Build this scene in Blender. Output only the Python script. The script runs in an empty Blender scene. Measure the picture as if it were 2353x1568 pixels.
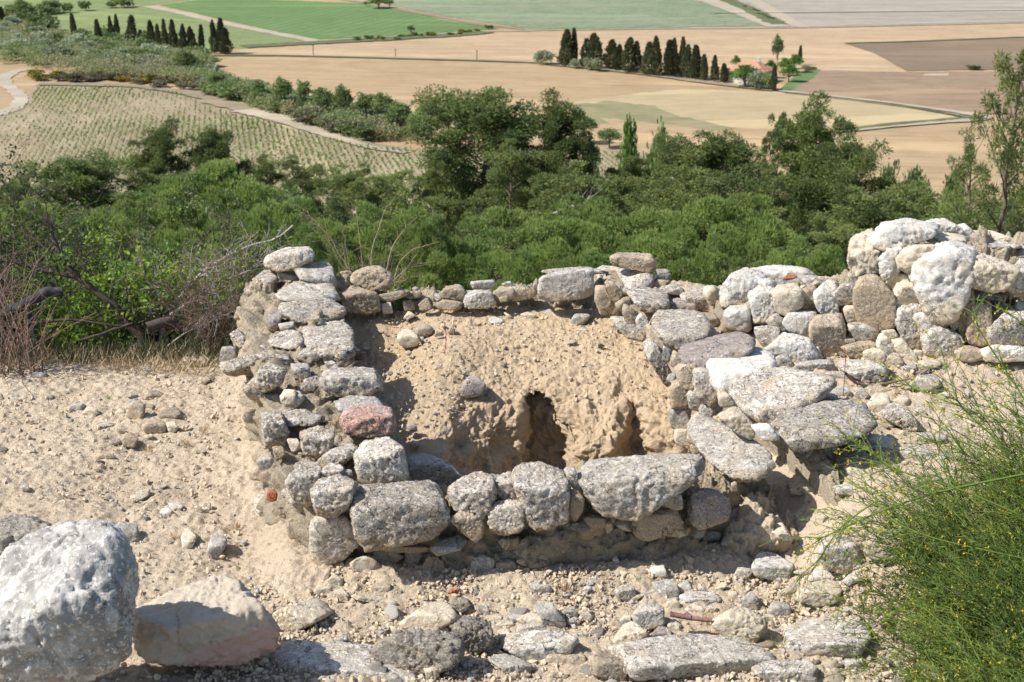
import bpy, bmesh, math, random
import numpy as np
from mathutils import Vector, Matrix
R = math.radians
scene = bpy.context.scene
COL = scene.collection
# ---------------------------------------------------------------- camera
PITCH = R(18.35); F = 3268.0; CX, CY = 1176.5, 784.0; CAMZ = 2.5
cam_d = bpy.data.cameras.new('camera'); cam = bpy.data.objects.new('camera', cam_d); COL.objects.link(cam)
cam.location = (0, 0, CAMZ); cam.rotation_euler = (R(90) - PITCH, 0, 0)
cam_d.sensor_width = 36; cam_d.lens = 50; cam_d.clip_start = 0.05; cam_d.clip_end = 20000
cam_d.dof.use_dof = True; cam_d.dof.focus_distance = 5.7; cam_d.dof.aperture_fstop = 8.5
scene.camera = cam
# ---------------------------------------------------------------- sky, sun, exposure
SUN_EL = R(47); SUN_VEC = Vector((-1.0, -0.27, 0)).normalized() * math.cos(SUN_EL) + Vector((0, 0, math.sin(SUN_EL)))
w = bpy.data.worlds.new('World'); scene.world = w; w.use_nodes = True
nt = w.node_tree; bg = nt.nodes['Background']
sky = nt.nodes.new('ShaderNodeTexSky'); sky.sky_type = 'NISHITA'; sky.sun_disc = False
sky.sun_elevation = SUN_EL; sky.sun_rotation = math.atan2(SUN_VEC.x, SUN_VEC.y); sky.altitude = 100
nt.links.new(sky.outputs[0], bg.inputs[0]); bg.inputs[1].default_value = 0.11
sd = bpy.data.lights.new('sun', 'SUN'); sd.energy = 4.6; sd.angle = R(0.5); sd.color = (1.0, 0.955, 0.89)
sun = bpy.data.objects.new('sun', sd); COL.objects.link(sun)
sun.rotation_euler = SUN_VEC.to_track_quat('Z', 'Y').to_euler()
scene.view_settings.view_transform = 'Standard'; scene.view_settings.look = 'None'
scene.view_settings.exposure = 0.6; scene.view_settings.gamma = 1.0
scene.render.engine = 'CYCLES'
scene.cycles.max_bounces = 5; scene.cycles.diffuse_bounces = 3; scene.cycles.transparent_max_bounces = 4
# ---------------------------------------------------------------- maths
FW = np.array([0, math.cos(PITCH), -math.sin(PITCH)]); UP = np.array([0, math.sin(PITCH), math.cos(PITCH)])
CAM = np.array([0, 0, CAMZ])
def ray(x, y):
    return FW + np.array([1, 0, 0]) * ((x - CX) / F) + UP * ((CY - y) / F)
def atY(x, y, Y):
    d = ray(x, y); return CAM + d * (Y / d[1])
def atZ(x, y, z):
    d = ray(x, y); return CAM + d * ((z - CAMZ) / d[2])
def _h(ix, iy, iz, s):
    with np.errstate(over='ignore'):
        h = ix.astype(np.uint32) * np.uint32(374761393) + iy.astype(np.uint32) * np.uint32(668265263) + iz.astype(np.uint32) * np.uint32(2246822519) + np.uint32((s * 974711 + 13) & 0xffffffff)
        h = (h ^ (h >> np.uint32(13))) * np.uint32(1274126177); h = h ^ (h >> np.uint32(16))
        h = h * np.uint32(2654435761); h = h ^ (h >> np.uint32(15))
    return h.astype(np.float64) / 4294967295.0
def noise(P, s=0):                                  # value noise in -1..1
    P = np.asarray(P, float); i = np.floor(P).astype(np.int64); f = P - i; f = f * f * f * (f * (f * 6 - 15) + 10)
    x, y, z = i[..., 0], i[..., 1], i[..., 2]; u, v, w_ = f[..., 0], f[..., 1], f[..., 2]
    def c(a, b, d): return _h(x + a, y + b, z + d, s)
    x00 = c(0,0,0)*(1-u)+c(1,0,0)*u; x10 = c(0,1,0)*(1-u)+c(1,1,0)*u
    x01 = c(0,0,1)*(1-u)+c(1,0,1)*u; x11 = c(0,1,1)*(1-u)+c(1,1,1)*u
    return ((x00*(1-v)+x10*v)*(1-w_)+(x01*(1-v)+x11*v)*w_)*2-1
def fbm(P, o=3, s=0, g=0.5):
    P = np.asarray(P, float); a = 1.0; t = 0
    for k in range(o):
        t = t + a * noise(P, s + k * 17); P = P * 2.03 + 11.7; a *= g
    return t
def fbm2(x, y, o=3, s=0, g=.5):
    return fbm(np.stack([x, y, np.zeros_like(x) + .37], -1), o, s, g)
def sstep(a, b, x):
    t = np.clip((x - a) / (b - a), 0, 1); return t * t * (3 - 2 * t)
def pl(x, pts):
    return np.interp(x, [p[0] for p in pts], [p[1] for p in pts])
# ---------------------------------------------------------------- mesh helpers
def mesh_arr(name, V, Fc, mat=None, smooth=True):
    V = np.asarray(V, np.float32); Fc = np.asarray(Fc, np.int32); n = Fc.shape[1]
    me = bpy.data.meshes.new(name); me.vertices.add(len(V)); me.vertices.foreach_set('co', V.ravel())
    me.loops.add(Fc.size); me.loops.foreach_set('vertex_index', Fc.ravel())
    me.polygons.add(len(Fc)); me.polygons.foreach_set('loop_start', np.arange(len(Fc), dtype=np.int32) * n)
    me.update(calc_edges=True)
    me.polygons.foreach_set('use_smooth', np.full(len(Fc), smooth, bool))
    if mat: me.materials.append(mat)
    return me
def obj(name, me, parent=None, loc=None):
    o = bpy.data.objects.new(name, me); COL.objects.link(o)
    if loc is not None: o.location = [float(c) for c in loc]
    if parent is not None: o.parent = parent
    return o
def tag(o, label, cat, group=None):
    o['label'] = label; o['category'] = cat
    if group: o['group'] = group
    return o
def empty(name, loc=(0, 0, 0), label=None, cat=None, group=None):
    o = obj(name, None, None, loc)
    if label: tag(o, label, cat, group)
    return o
def structure(o): o['kind'] = 'structure'; return o
def stuff(o, label, cat): o['kind'] = 'stuff'; o['label'] = label; o['category'] = cat; return o
def grid_faces(nu, nv, wrap=False):
    i, j = np.meshgrid(np.arange(nu - (0 if wrap else 1)), np.arange(nv - 1), indexing='ij')
    a = i * nv + j; b = ((i + 1) % nu) * nv + j
    return np.stack([a, b, b + 1, a + 1], -1).reshape(-1, 4)
def norm(v): return v / np.maximum(np.linalg.norm(v, axis=-1, keepdims=True), 1e-9)
class Geo:                                          # collects triangles or quads of one kind
    def __init__(s): s.V = []; s.Q = []; s.n = 0
    def add(s, V, Q): s.V.append(np.asarray(V, float)); s.Q.append(np.asarray(Q, int) + s.n); s.n += len(V)
    def mesh(s, name, mat, smooth=True): return mesh_arr(name, np.concatenate(s.V), np.concatenate(s.Q), mat, smooth)
def tube(G, pts, rad, k=5):
    pts = np.asarray(pts, float); n = len(pts); rad = np.broadcast_to(rad, (n,))
    t = norm(np.gradient(pts, axis=0)); ref = np.array([0.31, 0.17, 0.93]) if abs(t[0][2]) < .9 else np.array([1, .1, .1])
    a = norm(np.cross(t, ref)); b = np.cross(t, a)
    th = np.linspace(0, 2 * math.pi, k, endpoint=False)
    V = pts[:, None] + rad[:, None, None] * (np.cos(th)[None, :, None] * a[:, None] + np.sin(th)[None, :, None] * b[:, None])
    i, j = np.meshgrid(np.arange(n - 1), np.arange(k), indexing='ij'); j2 = (j + 1) % k
    G.add(V.reshape(-1, 3), np.stack([i*k+j, i*k+j2, (i+1)*k+j2, (i+1)*k+j], -1).reshape(-1, 4))
def blades(G, base, direc, length, width, rng, droop=0):     # thin diamond leaves, quads
    base = np.asarray(base); n = len(base); d = norm(direc)
    side = norm(np.cross(d, rng.normal(size=(n, 3)))) * (np.broadcast_to(width, (n,))[:, None] / 2)
    L = np.broadcast_to(length, (n,))[:, None]
    mid = base + d * L * .5; tip = base + d * L; tip[:, 2] -= droop * L[:, 0]
    V = np.stack([base, mid + side, tip, mid - side], 1).reshape(-1, 3)
    G.add(V, np.arange(n * 4).reshape(-1, 4))
# ---------------------------------------------------------------- node materials
class M:
    def __init__(s, name):
        s.m = bpy.data.materials.new(name); s.m.use_nodes = True; s.t = s.m.node_tree; s.n = s.t.nodes; s.l = s.t.links
        s.b = s.n['Principled BSDF']; s.b.inputs['Roughness'].default_value = .93; s.b.inputs['Specular IOR Level'].default_value = .15
    def new(s, ty, **k):
        n = s.n.new(ty)
        for a, v in k.items(): setattr(n, a, v)
        return n
    def coord(s, rnd=True):
        tc = s.new('ShaderNodeTexCoord')
        if not rnd: return tc.outputs['Object']
        oi = s.new('ShaderNodeObjectInfo'); mu = s.new('ShaderNodeVectorMath', operation='SCALE'); mu.inputs[0].default_value = (37, 91, 53)
        s.l.new(oi.outputs['Random'], mu.inputs['Scale']); ad = s.new('ShaderNodeVectorMath', operation='ADD')
        s.l.new(tc.outputs['Object'], ad.inputs[0]); s.l.new(mu.outputs[0], ad.inputs[1]); return ad.outputs[0]
    def noise(s, co, scale, detail=4, rough=.6, dist=0, sc=None):
        if sc:
            mp = s.new('ShaderNodeMapping'); mp.inputs['Scale'].default_value = sc; s.l.new(co, mp.inputs[0]); co = mp.outputs[0]
        n = s.new('ShaderNodeTexNoise'); n.inputs['Scale'].default_value = scale; n.inputs['Detail'].default_value = detail
        n.inputs['Roughness'].default_value = rough; n.inputs['Distortion'].default_value = dist; s.l.new(co, n.inputs['Vector']); return n.outputs['Fac']
    def voro(s, co, scale, feat='F1'):
        n = s.new('ShaderNodeTexVoronoi', feature=feat); n.inputs['Scale'].default_value = scale; s.l.new(co, n.inputs['Vector']); return n.outputs['Distance']
    def ramp(s, fac, a, b):
        n = s.new('ShaderNodeMapRange'); n.inputs['From Min'].default_value = a; n.inputs['From Max'].default_value = b; s.l.new(fac, n.inputs['Value']); return n.outputs[0]
    def mix(s, fac, a, b):
        n = s.new('ShaderNodeMix', data_type='RGBA')
        for sock, v in ((n.inputs['Factor'], fac), (n.inputs[6], a), (n.inputs[7], b)):
            if isinstance(v, (tuple, list)): sock.default_value = (*v, 1) if len(v) == 3 else v
            elif isinstance(v, (int, float)): sock.default_value = v
            else: s.l.new(v, sock)
        return n.outputs[2]
    def math(s, op, a, b):
        n = s.new('ShaderNodeMath', operation=op)
        for sock, v in ((n.inputs[0], a), (n.inputs[1], b)):
            if isinstance(v, (int, float)): sock.default_value = v
            else: s.l.new(v, sock)
        return n.outputs[0]
    def col(s, v):
        if isinstance(v, tuple): s.b.inputs['Base Color'].default_value = (*v, 1)
        else: s.l.new(v, s.b.inputs['Base Color'])
    def bump(s, h, strength, dist, prev=None):
        n = s.new('ShaderNodeBump'); n.inputs['Strength'].default_value = strength; n.inputs['Distance'].default_value = dist
        s.l.new(h, n.inputs['Height'])
        if prev: s.l.new(prev, n.inputs['Normal'])
        s.l.new(n.outputs[0], s.b.inputs['Normal']); return n.outputs[0]
def rock_mat(name, A, B, light, dark, lightamt=.5, darkamt=.45, under=None, fine=1.0, k=1.0):
    m = M(name); co = m.coord()
    c = m.mix(m.ramp(m.noise(co, 7*k, 5, .6), .35, .65), A, B)
    c = m.mix(m.ramp(m.noise(co, 26*k, 6, .7, .5), .66 - .3*lightamt, .80 - .3*lightamt), c, light)
    if under:
        c = m.mix(m.math('MULTIPLY', m.ramp(m.noise(co, 10*k, 4, .6, .8), .52, .66), .55), c, under)
        tc = m.new('ShaderNodeTexCoord'); sp = m.new('ShaderNodeSeparateXYZ'); m.l.new(tc.outputs['Generated'], sp.inputs[0])
        z = m.math('ADD', sp.outputs[2], m.math('MULTIPLY', m.noise(co, 12*k, 4), .55))
        c = m.mix(m.ramp(z, .72, .52), c, under)
    c = m.mix(m.ramp(m.noise(co, 120*k, 3, .6), .56, .66), c, tuple(min(.85, q * 1.25) for q in light)) if lightamt > .3 else c
    spk = m.ramp(m.noise(co, 75*k, 4, .7), .70 - .26*darkamt, .76 - .26*darkamt); c = m.mix(m.math('MULTIPLY', spk, .8), c, dark)
    c = m.mix(m.ramp(m.noise(co, 15*k, 5, .8), .68, .8), c, tuple(x * .55 for x in dark))
    dn = m.new('ShaderNodeTexNoise'); dn.inputs['Scale'].default_value = 14 * k; dn.inputs['Detail'].default_value = 4; m.l.new(co, dn.inputs['Vector'])
    ds = m.new('ShaderNodeVectorMath', operation='SCALE'); ds.inputs['Scale'].default_value = .16 / k; m.l.new(dn.outputs['Color'], ds.inputs[0])
    da = m.new('ShaderNodeVectorMath', operation='ADD'); m.l.new(co, da.inputs[0]); m.l.new(ds.outputs[0], da.inputs[1])
    crack = m.math('MULTIPLY', m.ramp(m.voro(da.outputs[0], 8 * k, 'DISTANCE_TO_EDGE'), .022, .004), m.ramp(m.noise(co, 6 * k, 3), .44, .56))
    c = m.mix(m.math('MULTIPLY', crack, .6), c, tuple(x * .6 for x in dark))
    oi = m.new('ShaderNodeObjectInfo'); hs = m.new('ShaderNodeHueSaturation')
    m.l.new(m.ramp(oi.outputs['Random'], -.6, 1.6), hs.inputs['Value']); hs.inputs['Value'].default_value = 1
    mr = hs.inputs['Value'].links[0].from_node; mr.inputs['From Min'].default_value = 0; mr.inputs['From Max'].default_value = 1
    mr.inputs['To Min'].default_value = .82; mr.inputs['To Max'].default_value = 1.08
    m.l.new(c, hs.inputs['Color']); m.col(hs.outputs[0])
    n = m.bump(m.noise(co, 30*k, 6, .72), .75*fine, .025)
    n = m.bump(m.math('SUBTRACT', 1.0, spk), .5*fine, .006, n)
    n = m.bump(m.math('SUBTRACT', 1.0, crack), .8*fine, .012, n)
    m.bump(m.noise(co, 110*k, 4, .8), .6*fine, .006, n)
    return m.m
MR = {}
TANU = (.47, .36, .235)
MR['lich'] = rock_mat('lichen_grey_stone', (.33,.285,.235), (.44,.385,.315), (.68,.635,.565), (.09,.08,.072), .55, .54, TANU)
MR['lichw'] = rock_mat('pale_lichen_stone', (.385,.34,.28), (.48,.43,.36), (.68,.64,.575), (.13,.118,.10), .6, .48, (.52,.41,.28))
MR['white'] = rock_mat('white_limestone', (.56,.51,.435), (.50,.48,.45), (.70,.67,.62), (.28,.26,.23), .6, .25, (.62,.52,.38), .8)
MR['cream'] = rock_mat('cream_limestone', (.52,.435,.31), (.57,.49,.375), (.66,.60,.49), (.28,.225,.155), .5, .25, None, .8)
MR['tan'] = rock_mat('tan_sandstone', (.38,.305,.215), (.45,.37,.27), (.54,.47,.38), (.18,.15,.115), .35, .36, TANU)
MR['grey'] = rock_mat('grey_limestone', (.36,.33,.29), (.45,.415,.36), (.60,.58,.54), (.17,.16,.15), .5, .35, (.46,.38,.28))
MR['dark'] = rock_mat('dark_conglomerate', (.31,.275,.23), (.40,.355,.295), (.55,.50,.42), (.12,.105,.09), .5, .45, (.36,.29,.2), 1.4)
MR['purple'] = rock_mat('purplish_stone', (.30,.25,.225), (.37,.32,.29), (.52,.47,.43), (.12,.10,.095), .4, .45, (.42,.32,.21))
MR['red'] = rock_mat('reddish_stone', (.42,.22,.165), (.36,.26,.22), (.58,.42,.35), (.12,.085,.08), .5, .5, (.45,.33,.23))
MR['brick'] = rock_mat('fired_clay', (.48,.17,.08), (.42,.18,.10), (.55,.30,.18), (.25,.12,.08), .3, .25)
MR['mud'] = rock_mat('brown_mudbrick', (.24,.165,.115), (.30,.21,.15), (.4,.3,.2), (.15,.11,.08), .3, .25)
MR['boulder'] = rock_mat('blue_white_boulder', (.40,.38,.345), (.27,.255,.235), (.58,.555,.51), (.15,.13,.105), .6, .3, None, .7, .6)
def pinkmat():
    m = M('tan_rock_with_pink_face'); co = m.coord(False)
    c = m.mix(m.ramp(m.noise(co, 9, 5), .35, .65), (.42,.355,.28), (.50,.43,.34))
    sp = m.new('ShaderNodeSeparateXYZ'); m.l.new(co, sp.inputs[0])
    v = m.math('ADD', m.math('MULTIPLY', sp.outputs[0], -.35), sp.outputs[2])
    v = m.math('ADD', v, m.math('MULTIPLY', m.noise(co, 12, 4), .10))
    f = m.math('MULTIPLY', m.ramp(v, .05, .015), m.ramp(v, -.18, -.14))
    c = m.mix(m.math('MULTIPLY', f, m.ramp(sp.outputs[0], -.06, 0.)), c, (.50,.34,.28))
    c = m.mix(m.ramp(m.noise(co, 70, 5, .75), .63, .72), c, (.30,.24,.17)); m.col(c)
    n = m.bump(m.noise(co, 22, 6, .7), .5, .02); m.bump(m.noise(co, 90, 4, .8), .4, .005, n); return m.m
MR['pink'] = pinkmat()
def soil_mat(name, A, B, C_, spots=1, bumpk=1.0):
    m = M(name); co = m.coord(False)
    c = m.mix(m.ramp(m.noise(co, 1.6, 6, .6), .38, .62), A, B)
    c = m.mix(m.math('MULTIPLY', m.ramp(m.noise(co, 11, 6, .7), .5, .68), .7), c, C_)
    c = m.mix(m.math('MULTIPLY', m.ramp(m.noise(co, 60, 5, .75), .56, .68), .55), c, tuple(x * 1.22 for x in A))
    c = m.mix(m.math('MULTIPLY', m.ramp(m.noise(co, 95, 4, .8), .60, .70), .5 * spots), c, tuple(x * .58 for x in B)); m.col(c)
    n = m.bump(m.noise(co, 34, 7, .8), 1.0*bumpk, .017)
    n = m.bump(m.voro(co, 110), .5*bumpk, .008, n); m.bump(m.noise(co, 190, 3, .8), .8*bumpk, .004, n); return m.m
SOIL = soil_mat('dry_pale_soil', (.62,.51,.375), (.55,.445,.32), (.50,.40,.285))
SOIL_IN = soil_mat('yellow_brown_soil', (.61,.475,.32), (.53,.405,.265), (.46,.35,.225), 1.2)
MORTAR = soil_mat('earth_mortar', (.60,.50,.36), (.50,.42,.30), (.44,.40,.33), 1.5, 1.5)
# ---------------------------------------------------------------- terrain
HILL = [(-400, 0.0), (0, 0), (.4, -.10), (1.2, -.55), (3, -1.5), (8, -4.6), (20, -10.3), (45, -15.0), (73, -19.5), (105, -30), (140, -43), (185, -55), (215, -57.6), (400, -58.5)]
def rim(x): return np.where(x < -1.0, 7.15 + .0 * x, 7.55) + .25 * sstep(1.0, 3.0, x) + .06 * np.sin(x * 3.1)
def wall_line(y): return .43 + (7.0 - y) * .30                      # inner top line of the right wall
FOOT = [(-.9, 4.98), (-.80, 4.88), (-.5, 4.80), (-.1, 4.71), (.3, 4.73), (.65, 4.86), (.86, 4.98), (1.02, 5.05), (1.3, 5.1)]
def zg(x, y):
    x = np.asarray(x, float); y = np.asarray(y, float)
    z = .33 * sstep(4.05, 4.95, y) * sstep(-.14, .42, x - wall_line(np.maximum(y, 5.0)))
    z = z + .10 * sstep(4.5, 3.6, y) * sstep(.4, -1.6, x)
    z = z + .05 * fbm2(x * .9, y * .9, 2, 5) * sstep(9, 7, y)
    d = y - (pl(x, FOOT) - .04); z = z + np.where(d > 0, .055, .055 * np.exp(-(d / .17) ** 2)) * sstep(-1.0, -.8, x) * sstep(1.15, .9, x) * (y < 5.3)
    z = z + pl(y - rim(x), HILL)
    far = sstep(9, 30, y); z = z + far * .9 * fbm2(x * .05, y * .05, 3, 9) * sstep(230, 180, y)
    return z
ZI_Y = [(4.6, -.62), (6.05, -.62), (6.16, -.5), (6.24, -.18), (6.30, .02), (6.38, .10), (6.55, .16), (6.9, .26), (7.3, .30)]
def pit_shift(x):                                                    # how far the pit edge comes forward on the left
    return -1.15 * sstep(-.12, -.58, x) + .04 * np.sin(x * 9 + 1) - .04 - .22 * sstep(.52, .78, x)
def floor_drop(x, y): return .21 * sstep(-.15, -.82, x + (y - 6.5) * .2) * sstep(7.25, 6.8, y)
def zi(x, y):                                                        # soil level inside the walls
    x = np.asarray(x, float); y = np.asarray(y, float); s = pit_shift(x)
    z = np.interp(y - s * sstep(7.3, 6.5, y), [p[0] for p in ZI_Y], [p[1] for p in ZI_Y])
    return z - floor_drop(x, y) * sstep(-.2, .1, z)
def inside(x, y):
    return (x > -.72 - (y - 5) * .25) & (x < 1.08 - (y - 4.9) * .20) & (y > 4.93) & (y < 7.25)
def near_ground():
    xs = np.linspace(-3.6, 4.0, 860); ys = 3.0 + 6.2 * np.linspace(0, 1, 800) ** 1.15
    X, Y = np.meshgrid(xs, ys, indexing='ij'); Z = zg(X, Y)
    flat = sstep(8.2, 7.2, Y)
    Z = Z + .016 * fbm2(X * 4, Y * 4, 3, 21) + .009 * fbm2(X * 17, Y * 17, 3, 22, .6) + .011 * np.maximum(fbm2(X * 46, Y * 46, 2, 23, .8), -.1) * 1.2
    # loose crumbly drift against the foot of the left wall, rill marks
    d = X - (-.84 - (Y - 4.9) * .22); Z = Z + .05 * np.exp(-((d + .02) / .10) ** 2) * sstep(4.5, 4.9, Y) * sstep(7.4, 6.8, Y)
    ins = inside(X, Y); Z = np.where(ins, -1.0, Z)
    o = obj('ground', mesh_arr('ground', np.stack([X, Y, Z], -1).reshape(-1, 3), grid_faces(860, 800), SOIL)); structure(o)
near_ground()
def hillside():
    xs = np.concatenate([-np.geomspace(600, 4.2, 90), np.linspace(-3.9, 4.2, 60), np.geomspace(4.5, 600, 90)])
    ys = np.concatenate([np.linspace(-120, 2.6, 20), np.linspace(2.8, 9.5, 60), np.geomspace(9.7, 240, 150)])
    X, Y = np.meshgrid(xs, ys, indexing='ij'); Z = zg(X, Y) - .02
    inn = (X > -3.55) & (X < 3.95) & (Y > 3.05) & (Y < 9.1); Z = np.where(inn, Z - .22, Z)
    Z = np.where(inside(X, Y) | ((Y > 4.6) & (Y < 7.4) & (X > -1.3) & (X < 1.3)), Z - 1.1, Z)
    m = M('hillside_scrub_soil'); co = m.coord(False)
    c = m.mix(m.ramp(m.noise(co, .35, 6, .7), .42, .56), (.30,.235,.145), (.105,.125,.055))
    c = m.mix(m.ramp(m.noise(co, 2.4, 6, .75), .5, .62), c, (.10,.105,.05)); m.col(c); m.bump(m.noise(co, 4, 8, .8), 1, .3)
    structure(obj('hillside', mesh_arr('hillside', np.stack([X, Y, Z], -1).reshape(-1, 3), grid_faces(len(xs), len(ys)), m.m)))
hillside()
def inner_soil():
    nu, nv = 480, 620
    u = np.linspace(0, 1, nu); v = np.linspace(0, 1, nv)
    PY = np.array([p[0] for p in ZI_Y][::-1]); PZ = np.array([p[1] for p in ZI_Y][::-1])
    s = np.concatenate([[0], np.cumsum(np.hypot(np.diff(PY), np.diff(PZ)))]); s /= s[-1]
    U, Vv = np.meshgrid(u, v, indexing='ij')
    y0 = np.interp(Vv, s, PY); z = np.interp(Vv, s, PZ)
    ye = y0 - 1.19 * sstep(7.3, 6.5, y0); xl = -.58 - (ye - 5) * .25; xr = 1.24 - (y0 - 4.9) * .27
    X = xl + (xr - xl) * U; Y = y0 + pit_shift(X) * sstep(7.3, 6.5, y0)
    Z = z - floor_drop(X, Y) * sstep(-.2, .1, z)
    face = sstep(.14, -.02, z) * sstep(-.62, -.45, z)
    Y = Y - face * .13 * np.exp(-((X - .40) / .12) ** 4) - face * .12 * np.exp(-((X + .13) / .10) ** 4)      # earth pillars
    Y = Y + face * .15 * np.exp(-((X - .585) / .045) ** 2)
    a = ((X - .135 + .015 * np.sin(z * 12)) / .108) ** 2; top = .095       # arched hollow in the face
    b = np.where(z > top - .16, ((z - (top - .16)) / .17) ** 2, 0.0); q = a ** 1.3 + b
    nich = sstep(1.25, .60, q) * sstep(-.60, -.45, z); Y = Y + nich * .22
    P = np.stack([X, Y, Z], -1)
    N = norm(np.cross(np.gradient(P, axis=1), np.gradient(P, axis=0))); N = np.where(N[..., 2:] < -.3, -N, N)
    rough = .26 + .74 * sstep(.2, .05, z) * sstep(-.62, -.4, z)
    d = rough * (.040 * fbm(P * 5.5, 2, 40) + .022 * fbm(P * 17, 3, 41, .6) - .012 * np.abs(fbm(P * 26, 2, 46))) + .0075 * np.maximum(fbm(P * 50, 2, 49, .7), -.1) + .006 * fbm(P * 24, 2, 47)
    P = P + N * d[..., None]
    structure(obj('soil', mesh_arr('soil', P.reshape(-1, 3), grid_faces(nu, nv)[:, ::-1], SOIL_IN)))
inner_soil()
# ---------------------------------------------------------------- stones
ICO = {}
def ico(l):
    if l not in ICO:
        bm = bmesh.new(); bmesh.ops.create_icosphere(bm, subdivisions=l, radius=1)
        ICO[l] = (np.array([v.co[:] for v in bm.verts]), np.array([[v.index for v in f.verts] for f in bm.faces])); bm.free()
    return ICO[l]
def hull(P):
    P = sorted(set(map(tuple, P)))
    def half(pts):
        h = []
        for p in pts:
            while len(h) > 1 and (h[-1][0]-h[-2][0])*(p[1]-h[-2][1]) - (h[-1][1]-h[-2][1])*(p[0]-h[-2][0]) <= 0: h.pop()
            h.append(p)
        return h[:-1]
    return np.array(half(P) + half(P[::-1]))
CROP = dict(A=(517,545.8,.2931), B=(1149,545.8,.2931), R=(1663.7,488.3,.2931), D=(517,919.2,.2931), E=(1149,919.2,.2931),
            G=(1663.7,861.7,.2931), H=(0,1108.8,.2931), I=(632,1223.7,.2929), J=(1263.9,1223.7,.2929), K=(1723.4,1149,.2676), L=(0,517,.3418))
def poly(k, s):
    x0, y0, sc = CROP[k]; a = np.array([[float(c) for c in p.split(',')] for p in s.split()]); return hull(a * sc + [x0, y0])
def march(cx, cy, surf, off):
    d = ray(cx, cy); t = np.linspace(2.2, 14, 1200); P = CAM + d * t[:, None]
    hit = np.where(P[:, 2] - off <= surf(P[:, 0], P[:, 1]))[0]
    return P[hit[0]] if len(hit) else P[-1]
def rock_surface(planes, size, lvl, seed, p=40, amp=1.0, pit=1.0, fit=None, fn=1.0):
    D, Fc = ico(lvl); rng = np.random.default_rng(seed + 5)
    def rad(pl_): 
        q = np.maximum(D @ pl_[:, :3].T, 0) / pl_[:, 3]; m = q.max(1); return np.minimum(1 / (m * ((q / m[:, None]) ** p).sum(1) ** (1 / p)), size * 1.9)
    P = D * rad(planes)[:, None]; ex = []
    for k in range(13 if fn == 1.0 else 20):                                              # chipped corners and facets
        n = norm(rng.normal(size=3)); ex.append([*n, max((P @ n).max() * rng.uniform(.84, .985), .003)])
    r = rad(np.concatenate([planes, np.array(ex)])); P = D * r[:, None]; S = P / size; o = seed * 3.77
    ridge = np.abs(fbm(S * 2.4 + o, 2, 77))
    r = r * (1 + amp * (.030 * fbm(S * 1.7 + o, 2, seed % 97) + fn * (.022 - .065 * np.abs(fbm(S * 4.0 + o, 3, 31, .6))) + fn * .034 * fbm(S * 10 + o, 3, 36, .75)
                        - .045 * pit * np.maximum(fbm(S * 8 + o, 2, 57) - .3, 0) * 2 - .06 * sstep(.08, 0, ridge)))
    if lvl >= 5: r = r * (1 + amp * fn * (.014 * fbm(S * 26 + o, 2, 58) - .02 * np.maximum(fbm(S * 20 + o, 1, 59) - .3, 0)))
    P = D * r[:, None]
    if fit is not None:                                              # keep the true width and height of the stone
        Xv, Uv, W, V, off = fit; a = P @ Xv; b = P @ Uv
        sx = W / np.ptp(a); su = V / np.ptp(b); P = P + np.outer(a * (sx - 1) + off[0] - (a.max() + a.min()) / 2 * sx, Xv) + np.outer(b * (su - 1) + off[1] - (b.max() + b.min()) / 2 * su, Uv)
    return P, Fc
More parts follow.
